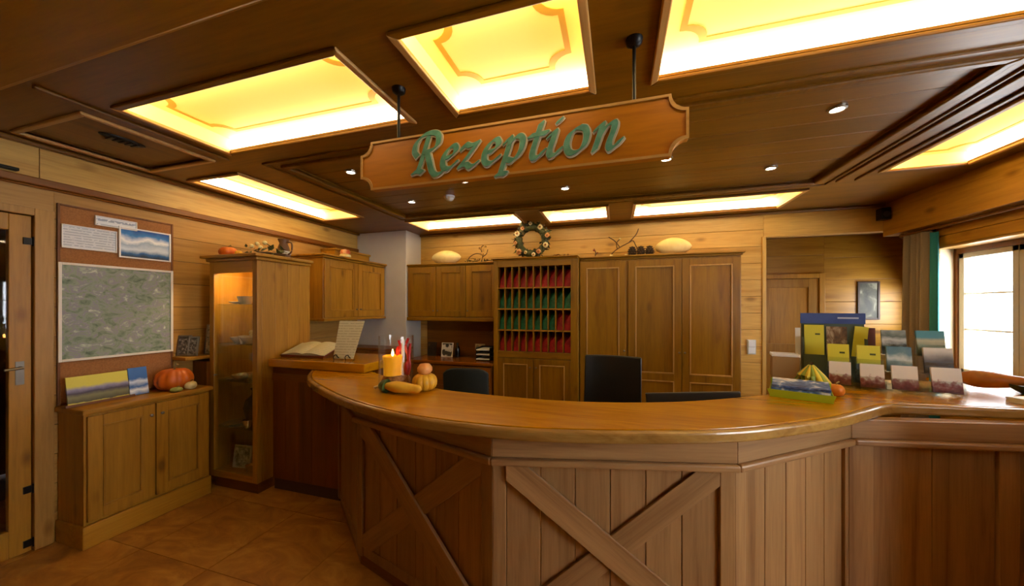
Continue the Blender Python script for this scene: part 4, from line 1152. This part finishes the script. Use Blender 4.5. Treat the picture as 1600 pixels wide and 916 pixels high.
# ------------------------------------------------------------------ on the back counter and walls
stand_frame('white card with a dark tree emblem on the back counter', (-2.29, 4.42, .90), .16, .20, printed('tree_card', [(.44, '#3a3226'), (.5, '#cfc7b0'), (.6, '#e2dcc8')], (14, 14, 14), 1), 0, plain('card_cream', '#ddd6c2', .6))
stand_frame('dark framed photo with pale figure left of the white card on the back counter', (-2.54, 4.44, .90), .12, .20, printed('dark_figure', [(.5, '#1f150c'), (.62, '#3c2a18'), (.72, '#a08a58')], (16, 16, 8), 1), 0, plain('frame_dark', '#24170c', .5))
lathe_thing('dark_bottle', 'dark bottle with pale label just right of the white card', 'bottle', (-2.14, 4.45, .90), [(.001, 0), (.035, 0), (.036, .11), (.03, .14), (.013, .165), (.013, .20), (.001, .20)], plain('bottle_dark', '#120d0c', .2))
t = thing('double_socket', 'cream double power socket on the panel above the back counter', 'socket', (-1.87, 4.632, 1.03))
MB().box(-.075, .075, -.012, 0, -.035, .045).build('plate', plain('socket_cream', '#c9b98c', .4), t, bevel=.004)
for s in (-1, 1):
    MB().lathe([(.001, 0), (.022, 0), (.022, .003), (.001, .003)], 18, c=(s * .037, -.0125, .005), mat=RX).build('outlet', plain('socket_well', '#8f8260', .5), t)
t = thing('paper_tray', 'black letter tray with white papers beside the pigeonhole cabinet', 'tray', (-1.67, 4.36, .90))
for k in range(3):
    tr = MB().box(-.1, .1, -.14, .14, .01 + k * .06, .016 + k * .06).box(-.1, -.094, -.14, .14, .01 + k * .06, .05 + k * .06).box(.094, .1, -.14, .14, .01 + k * .06, .05 + k * .06).box(-.1, .1, .134, .14, .01 + k * .06, .05 + k * .06).build('tray_level', BLACK, t)
    MB().box(-.09, .09, -.145, .12, .017 + k * .06, .03 + k * .06).build('papers', PAPER, tr)
for x in (-.095, .095):
    MB().box(x - .005, x + .005, .1, .12, 0, .17).box(x - .005, x + .005, -.13, -.11, 0, .17).build('upright', BLACK, t)
t = thing('notice_sheet', 'pale cream sheet hanging under the wall cabinet beside the pigeonholes', 'notice', (-1.625, 4.632, 1.13))
MB().box(-.04, .04, -.004, 0, 0, .26).build('sheet', text_lines('cream_print', '#c9bd94', '#a3966c', .02), t)
t = thing('light_switch', 'white switch panel on the pine wall right of the wardrobe', 'switch', (1.478, YB, 1.14))
MB().box(-.045, .045, -.014, 0, -.085, .085).build('plate', plain('switch_white', '#cfd4d6', .35), t, bevel=.004)
for s in (-1, 1):
    MB().box(-.034, .034, -.019, -.013, s * .042 - .034, s * .042 + .034).build('rocker', plain('switch_rocker', '#dfe4e6', .3), t, rot=(math.radians(2 * s), 0, 0), bevel=.003)
t = thing('framed_picture', 'small dark framed picture on the alcove wall', 'picture', (2.965, 5.40, 1.68))
MB().box(-.09, .09, -.012, -.004, -.215, .215).build('print', printed('alcove_print', [(.35, '#2e2a1c'), (.55, '#4c4936'), (.7, '#8a866e')], (9, 9, 6), 3), t)
MB().frame(-.11, .11, -.235, .235, .022, -.022, 0).build('frame', plain('picture_frame_dark', '#3a2512', .5), t, bevel=.003)
t = thing('loudspeaker', 'small dark loudspeaker in the ceiling corner over the curtain', 'loudspeaker', (2.63, 4.55, 2.5))
MB().box(-.04, .04, -.04, .05, 0, .12).build('housing', BLACK, t, bevel=.006); MB().lathe([(.001, 0), (.026, 0), (.03, .004), (.001, .006)], 16, c=(0, -.04, .05), mat=RX).build('cone', plain('speaker_cone', '#2a2724', .8), t)
MB().box(.03, .052, -.01, .01, .04, .07).build('bracket', BLACK, t)

# curtain beside the window
CU = thing('curtain', 'gathered brown and teal curtain left of the bright window', 'curtain', (2.74, 4.10, 0))
def drape(y0, y1, x, amp, n, z0, z1, mat, name):
    nn = n * 10; vs = []; fs = []
    for k in range(nn + 1):
        u = k / nn
        xx = x + amp * math.sin(u * n * 2 * PI) + amp * .4 * math.sin(u * n * 4.7)
        yy = y0 + (y1 - y0) * u
        for (z, q) in ((z0, 1.0), ((z0 + z1) / 2, .85), (z1, .6)):
            vs.append((x + (xx - x) * q, yy, z))
    for k in range(nn):
        for j in range(2):
            a = k * 3 + j
            fs.append((a, a + 3, a + 4, a + 1))
    o = MB().add(vs, fs).build(name, mat, CU, smooth=True)
    m = o.modifiers.new('thick', 'SOLIDIFY'); m.thickness = .004
    return o
drape(.07, .34, 0, .04, 4, .1, 2.30, plain('curtain_brown', '#94846f', .8, mottle=.08, mscale=120), 'curtain_panel')
drape(.0, .07, .01, .02, 1, .1, 2.28, plain('curtain_teal', '#2c8a94', .75, mottle=.1, mscale=120), 'curtain_lining')
MB().tube([(0, -.95, 2.315), (0, .37, 2.315)], .013, 10).build('rod', WD(W_DARK, 'y'), CU, smooth=True)
MB().ball((0, .385, 2.315), .024, seg=12, rings=8).build('finial', WD(W_DARK, 'y'), CU, smooth=True)
for y in (.1, -.9):
    MB().box(0, .065, y - .008, y + .008, 2.30, 2.33).build('bracket', BLACK, CU)

# ------------------------------------------------------------------ on the counter: book, card, candle, squashes
BK = thing('guest_book', 'open pale guest book lying on a sloping rest on the ledge', 'book', (-2.655, 2.40, 1.151), rot=(0, 0, math.radians(3)))
MB().prism([(-.0, 0), (.25, 0), (.25, .10), (.0, .015)], -.225, .225, Matrix(((0, 0, 1, 0), (1, 0, 0, 0), (0, 1, 0, 0), (0, 0, 0, 1)))).build('book_rest', WD(W_DARK, 'x'), BK)
SL = math.atan2(.085, .25)
pg = plain('page_cream', '#e6dfc2', .6)
cov = MB().box(-.235, .235, 0, .26, 0, .006).build('cover', plain('cover_red', '#6a2318', .5), BK, (0, 0, .0155), rot=(SL, 0, 0))
for s in (-1, 1):
    vs = []; fs = []
    for i in range(9):
        u = i / 8; x = s * u * .225; z = .008 + .022 * math.sin(PI * min(1, u * 1.15 + .05)) ** .7 * (1 - .5 * u)
        vs += [(x, .01, .006), (x, .25, .006), (x, .01, z + .004), (x, .25, z + .004)]
    for i in range(8):
        a = i * 4
        fs += [(a + 2, a + 6, a + 7, a + 3), (a, a + 2, a + 3 , a + 1) if i == 0 else (a + 0, a + 4, a + 6, a + 2), (a, a + 4, a + 6, a + 2), (a + 1, a + 3, a + 7, a + 5)]
    fs.append((32, 33, 35, 34))
    MB().add(vs, fs).build('pages', text_lines('page_print', '#e2dcc0', '#cdd2b4', .014, 1, .3), cov, smooth=True)
MC = thing('menu_card', 'upright printed cream card on a small easel beside the open book', 'card', (-2.22, 2.42, 1.151), rot=(0, 0, math.radians(6)))
MB().add([(-.10, -.005, .012), (.09, -.005, .012), (.155, .06, .33), (-.085, .06, .33), (-.10, -.001, .012), (.09, -.001, .012), (.155, .064, .33), (-.085, .064, .33)], [(0, 1, 2, 3), (4, 7, 6, 5), (0, 4, 5, 1), (1, 5, 6, 2), (2, 6, 7, 3), (3, 7, 4, 0)]).build('card', text_lines('menu_print', '#cfc9a8', '#b3ad8c', .011, 2, .35), MC)
for x in (-.06, .05):
    MB().tube(smooth_path([(x - .02, -.02, .002), (x - .02, -.025, .03), (x, -.02, .045), (x + .015, -.01, .02), (x + .01, .06, .004)], 4), .004, 6).build('easel_leg', BLACK, MC)

CX, CY, CT = -1.36, 1.93, 1.081
t = thing('glass_cylinder', 'tall clear glass hurricane cylinder around the candle', 'vase', (CX, CY, CT))
MB().lathe([(.001, 0), (.105, 0), (.108, .004), (.108, .335), (.104, .335), (.104, .008), (.001, .008)], 40).build('wall', GLASS, t, smooth=True)
t = thing('candle', 'thick lit yellow pillar candle inside the glass cylinder', 'candle', (CX - .02, CY - .01, CT + .085))
def wavy(a): return 1 + .05 * math.sin(3 * a) + .04 * math.sin(7 * a + 1)
m_, nt_, p_ = base_mat('candle_wax')
p_.inputs['Base Color'].default_value = lin('#f0a818'); p_.inputs['Subsurface Weight'].default_value = .6; p_.inputs['Subsurface Radius'].default_value = (.04, .02, .008); p_.inputs['Roughness'].default_value = .4
p_.inputs['Emission Color'].default_value = lin('#ffb020'); p_.inputs['Emission Strength'].default_value = .22
MB().lathe([(.001, 0), (.056, 0), (.057, .09), (.064, .118), (.058, .124), (.046, .108), (.001, .10)], 36, rib=wavy).build('wax', m_, t, smooth=True)
MB().tube([(0, 0, .10), (0.002, 0, .125)], .002, 6).build('wick', BLACK, t)
MB().lathe([(.001, 0), (.008, .012), (.007, .024), (.001, .048)], 10, c=(.001, 0, .117)).build('flame', plain('flame', '#ffd070', .5, emit=30, ecol='#ffc060'), t, smooth=True)
t = thing('sand_bed', 'pale pebble bed under the candle in the glass cylinder', 'pebbles', (CX, CY, CT + .008))
for k in range(60):
    a = random.random() * 6.28; r = .085 * math.sqrt(random.random())
    MB().ball((r * math.cos(a), r * math.sin(a), .012 + random.random() * .045), random.uniform(.012, .02), None, .012, 7, 4).build('pebble', plain('pebble_ochre', '#b06a28', .6, c2='#8a4a18', mscale=20), t, smooth=True)
MB().lathe([(.001, 0), (.09, 0), (.09, .05), (.075, .077), (.001, .077)], 24).build('sand', plain('sand', '#a5703a', .9, c2='#7d4f24', mscale=80), t, smooth=True)
RED = plain('ribbon_red', '#b5161a', .4)
t = thing('red_ribbon', 'red curled ribbons and peppers behind the candle in the glass cylinder', 'ribbon', (CX + .03, CY + .05, CT + .085))
for k, p in enumerate(([(-.04, 0, 0), (-.05, 0, .09), (-.03, 0, .16), (-.045, .0, .215)], [(0, .01, 0), (.02, .01, .1), (.0, .01, .17), (.02, .01, .23)], [(.04, -.02, 0), (.05, -.02, .06), (.045, -.02, .12), (.055, -.02, .20)])):
    MB().tube(smooth_path(p, 5), [.009] * 16, 7).build('ribbon_strand', RED, t, smooth=True)
MB().ball((.045, -.045, .045), .016, .016, .045, 10, 8).build('pepper', RED, t, smooth=True)
MB().ball((-.05, -.0, .14), .016, .016, .04, 10, 8).build('pepper', RED, t, smooth=True)
t = thing('candle_stick', 'slim white taper candle standing behind the yellow candle', 'candle', (CX + .045, CY + .01, CT + .085))
MB().lathe([(.001, 0), (.010, 0), (.009, .22), (.004, .232), (.001, .232)], 14).build('wax', plain('wax_white', '#f2efe6', .4), t, smooth=True); MB().tube([(0, 0, .23), (0, 0, .245)], .0015, 6).build('wick', BLACK, t)
# long yellow squash with a green end
SQ = gourd_long('squash', 'long yellow squash with dark green end lying before the candle', (-1.235, 1.80, CT), math.radians(-4), .29, .040, YEL, .55)
MB().lathe([(.001, -.012), (.02, -.008), (.034, .012), (.0395, .03), (.041, .042), (.036, .043), (.001, .035)], 20, mat=Matrix.Translation((-.145, 0, .040)) @ Matrix.Rotation(PI / 2, 4, 'Y')).build('green_end', GRN, SQ, smooth=True)
MB().tube([(-.15, 0, .042), (-.175, 0, .03), (-.195, -.004, .022)], [.012, .008, .009], 8).build('stem', plain('stem_cream', '#e0d8b0', .6), SQ)
STR = wood('striped_gourd', '#efb85a', '#c98a34', 'z', knots=0, across=40)
t = pumpkin('ribbed_squash', 'small ribbed orange-cream squash with round cap behind the long squash', (-1.155, 1.935, CT), .079, .115, STR, 11, .10, stem=0)
MB().lathe([(.001, .095), (.03, .098), (.047, .12), (.047, .14), (.03, .163), (.001, .168)], 32, rib=lambda a: 1 - .06 * abs(math.sin(2 * a))).build('cap', plain('cap_peach', '#e8a860', .5, c2='#d98a48', mscale=25), t, smooth=True)

# ------------------------------------------------------------------ leaflets on the right of the counter
TY = thing('leaflet_tray', 'yellow-green card tray holding flat magazines at the counter edge', 'tray', (1.01, 2.41, CT), math.radians(-22))
TY.scale = (.9, .9, .9)
LIME = plain('lime_card', '#a9c022', .5)
MB().box(-.15, .15, -.09, .10, 0, .004).add([(-.15, -.094, .0), (.15, -.094, .0), (.165, -.11, .05), (-.165, -.11, .05), (-.15, -.09, .0), (.15, -.09, .0), (.165, -.106, .05), (-.165, -.106, .05)], [(0, 1, 2, 3), (4, 7, 6, 5), (0, 4, 5, 1), (1, 5, 6, 2), (2, 6, 7, 3), (3, 7, 4, 0)]).box(-.154, -.15, -.09, .10, 0, .05).box(.15, .154, -.09, .10, 0, .05).box(-.154, .154, .10, .104, 0, .09).build('tray_body', LIME, TY)
MAG = [printed('mag_a', [(.35, '#23305a'), (.5, '#5a78b0'), (.6, '#e8e8e6'), (.72, '#9a3a30')], (10, 10, 10), 3), printed('mag_b', [(.35, '#e2e0d8'), (.55, '#8c8a84'), (.68, '#3c3a38')], (12, 12, 12), 3), printed('mag_c', [(.3, '#2d2d30'), (.5, '#c9b45a'), (.65, '#e6e6df')], (9, 9, 9), 3)]
c22, s22 = math.cos(math.radians(-22)), math.sin(math.radians(-22))
for k in range(4):
    o = MB().box(-.128, .128, -.084, .084, 0, .011).build('magazine', MAG[(k + 1) % 3 if k < 3 else 0], None, (1.01, 2.41, CT + .006 + k * .0165), math.radians(-22 + (k % 2) * 2 - 1))
    o.rotation_euler[0] = math.radians(6)
    o.location.z += .012
    tag(o, ['bottom magazine', 'second magazine from the bottom', 'third magazine from the bottom', 'topmost blue and red magazine'][k] + ' of the pile in the yellow-green tray', 'magazine', 'magazines in the tray')
pumpkin('pumpkin', 'tiny orange pumpkin at the right end of the leaflet tray', (1.222, 2.50, CT), .042, .075, plain('mini_orange', '#e08a1c', .45, c2='#c96f10', mscale=20), 8, .06)
t = thing('ribbed_gourd', 'pointed yellow and green ribbed gourd behind the leaflet tray', 'squash', (1.13, 2.56, CT))
for k in range(14):
    a = 2 * PI * k / 14
    MB().tube([(.075 * math.cos(a), .065 * math.sin(a), .015), (.085 * math.cos(a), .075 * math.sin(a), .05), (.055 * math.cos(a), .05 * math.sin(a), .10), (.012 * math.cos(a), .01 * math.sin(a), .165)], [.016, .021, .015, .004], 8).build('rib', plain('rib_yellow', '#dcbf2a', .5) if k % 2 else plain('rib_green', '#8a9a2c', .5), t, smooth=True)
MB().lathe([(.001, 0), (.07, .002), (.08, .05), (.05, .10), (.008, .165), (.001, .168)], 20, sy=.9).build('flesh', plain('gourd_core', '#5c6a20', .6), t, smooth=True)
MB().tube([(0, 0, .16), (.005, 0, .185)], .006, 6).build('stem', TWIG, t)

# card display with blue header
YA = math.radians(-14)
CD = thing('card_display', 'cardboard leaflet display with blue header strip behind the tray', 'leaflet display', (1.46, 3.01, CT), YA)
MB().box(-.17, .17, .05, .058, .0, .40).box(-.17, -.165, -.02, .055, 0, .30).box(.165, .17, -.02, .055, 0, .30).box(-.17, .17, -.02, .055, 0, .006).box(-.17, .17, -.02, -.015, 0, .18).build('body', plain('display_card', '#4a5a50', .6), CD)
MB().box(-.175, .175, .044, .05, .40, .47).box(-.175, .175, .05, .058, .40, .475).build('header', plain('header_blue', '#3d5596', .5, c2='#34498a', mscale=9), CD)
MB().box(.03, .14, .0425, .044, .436, .447).build('header_mark', plain('mark_pale', '#b9c4dc', .6), CD)
YELB = plain('leaflet_yellow', '#cfc83a', .5)
def leaflet(label, parent_rot, loc, w, h, mat, lean=-12, thick=.008, mark=None, group='leaflets on the counter', skew=0):
    o = thing('leaflet', label, 'leaflet', loc, group=group, rot=(math.radians(lean), math.radians(skew), parent_rot))
    MB().box(-w / 2, w / 2, -thick / 2, thick / 2, 0, h).build('cover', mat, o)
    if mark:
        MB().box(w * .05, w * .3, -thick / 2 - .001, -thick / 2, h * mark, h * mark + .012).build('emblem', plain('emblem_dark', '#4a5416', .6), o)
    return o
def at(base, rz, dx, dy, dz):
    c, s = math.cos(rz), math.sin(rz)
    return (base[0] + dx * c - dy * s, base[1] + dx * s + dy * c, base[2] + dz)
DB = (1.46, 3.01, CT)
leaflet('tall yellow leaflet at the left of the blue-headed display', YA, at(DB, YA, -.10, .02, .10), .11, .29, YELB, -4, mark=.75)
leaflet('brown picture leaflet in the middle of the blue-headed display', YA, at(DB, YA, .025, .03, .10), .11, .28, printed('leaf_brownpic', [(.3, '#3a2a18'), (.5, '#6b4e2c'), (.7, '#b5a284')], (20, 20, 12), 3), -4)
leaflet('tall yellow leaflet at the right of the blue-headed display', YA, at(DB, YA, .125, .02, .10), .07, .285, YELB, -4, skew=6)
leaflet('dark red narrow leaflet right of the blue-headed display', YA, at(DB, YA, .20, .03, .006), .05, .37, plain('leaf_darkred', '#5c241c', .5), -4)
leaflet('white narrow leaflet at the left side of the blue-headed display', YA, at(DB, YA, -.19, .03, .006), .03, .36, plain('leaf_white', '#dad8d2', .5), -4)
t = thing('storage_box', 'small white-rimmed open box behind the leaflet tray', 'box', at(DB, YA, -.275, .0, .0), YA)
MB().box(-.08, .08, -.06, .06, 0, .16).build('body', plain('box_tan', '#9a7a4c', .6), t, bevel=.003)
MB().frame_flat(-.084, .084, -.064, .064, .014, .155, .175).build('rim', PAPER, t, bevel=.003)

# clear three-tier leaflet racks, filled
REDPIC = banded('leaf_redpic', [(0, '#5e2026'), (.2, '#8a3c40'), (.34, '#b08a84'), (.42, '#dcd5ca'), (1, '#e0d9cc')], 0, .16, .34, wscale=45)
LANDS = banded('leaf_land', [(0, '#39505c'), (.3, '#7d98a2'), (.5, '#c4ccc8'), (.7, '#5d7f8c'), (1, '#3f6c7c')], 0, .18, .3, wscale=16)
DKPIC = banded('leaf_dark_head', [(0, '#2a2422'), (.45, '#463a34'), (.62, '#8c857c'), (.8, '#cfcabe'), (1, '#d8d4ca')], 0, .17, .12, wscale=14)
TEALP = banded('leaf_teal', [(0, '#26403c'), (.3, '#6d7f6a'), (.5, '#b5b08c'), (.62, '#3d8290'), (1, '#2f7c8c')], 0, .18, .1, wscale=12)
YELL2 = banded('leaf_yellow_blue', [(0, '#55688a'), (.2, '#5b6e90'), (.24, '#cfc83a'), (1, '#d2cb3e')], 0, .16, .01)
GREYP = banded('leaf_grey', [(0, '#7d7c78'), (.3, '#3c3d40'), (.5, '#b9bcb8'), (.7, '#55625c'), (1, '#a3aba2')], 0, .17, .25, wscale=18)
racks = [((1.415, 2.86), -20, .105, [('white leaflet with reddish picture', REDPIC), ('yellow landscape leaflet with blue band', YELL2), None], 'leftmost'),
         ((1.545, 2.80), -16, .108, [('white leaflet with reddish picture', REDPIC), ('yellow landscape leaflet with blue band', YELL2), None], 'second'),
         ((1.685, 2.775), -12, .112, [('white leaflet with reddish picture', REDPIC), ('blue-green landscape leaflet', LANDS), ('grey picture leaflet', GREYP)], 'third'),
         ((1.86, 2.755), -8, .125, [('white leaflet with reddish picture', REDPIC), ('dark leaflet with white heading', DKPIC), ('teal landscape leaflet', TEALP)], 'rightmost')]
for (x, y), rz, w, tiers, pos in racks:
    rz = math.radians(rz)
    t = thing('leaflet_rack', f'{pos} clear stepped leaflet rack on the right of the counter', 'leaflet rack', (x, y, CT), rz, 'clear leaflet racks')
    w2 = w / 2 + .006
    nt3 = 3 if tiers[2] else 2
    for k in range(nt3):
        y0 = -.06 + k * .07; z0 = .015 + k * .10
        MB().box(-w2, w2, y0 - .022, y0 - .019, z0, z0 + .07).box(-w2, w2, y0 - .022, y0 + .03, z0 - .004, z0).build('pocket', ACRYL, t)
    MB().box(-w2, -w2 + .003, -.082, .02 + .07 * (nt3 - 1), 0, .05).box(w2 - .003, w2, -.082, .02 + .07 * (nt3 - 1), 0, .05).box(-w2, w2, .0, .03 + .07 * (nt3 - 1), 0, .004).box(-w2, w2, .027 + .07 * (nt3 - 2), .03 + .07 * (nt3 - 2), 0, .12 + .1 * (nt3 - 1)).build('stand', ACRYL, t)
    for k in range(nt3):
        y0 = -.06 + k * .07; z0 = .016 + k * .10
        lab, mt = tiers[k]
        leaflet(f'{lab} in the {["front", "middle", "top"][k]} pocket of the {pos} rack', rz, at((x, y, CT), rz, 0, y0 - .004, z0), w, (.145, .155, .155)[k], mt, -9, .014, mark=.6 if mt is YELL2 else None)
# white papers and cards at the right end
for k, (x, y, rz, w, d, h, lab) in enumerate(((2.10, 2.60, 15, .10, .07, .03, 'small white paper pile beside the rightmost leaflet rack'), (2.18, 2.585, -30, .05, .035, .045, 'little white card block on the counter at the right'), (2.33, 2.68, 20, .18, .12, .05, 'large white paper stack at the right end of the counter'))):
    t = thing('paper_stack', lab, 'papers', (x, y, CT), math.radians(rz))
    for j in range(3):
        MB().box(-w / 2, w / 2, -d / 2, d / 2, h * j / 3, h * (j + 1) / 3 - .001).build('sheet_bundle', PAPER, t, rotz=random.uniform(-.12, .12))
gourd_long('gourd', 'brown orange gourd lying below the bright window on the counter', (2.22, 2.95, CT), math.radians(-25), .30, .065, plain('gourd_brown', '#b5701e', .4, c2='#8f5212', mscale=9), .5)
t = thing('leaf_bowl', 'dark green shallow bowl at the right end of the counter', 'bowl', (2.36, 2.86, CT))
MB().lathe([(.001, 0), (.05, 0), (.09, .03), (.10, .055), (.096, .056), (.085, .033), (.045, .008), (.001, .008)], 24).build('body', plain('bowl_green', '#22332a', .3), t, smooth=True)
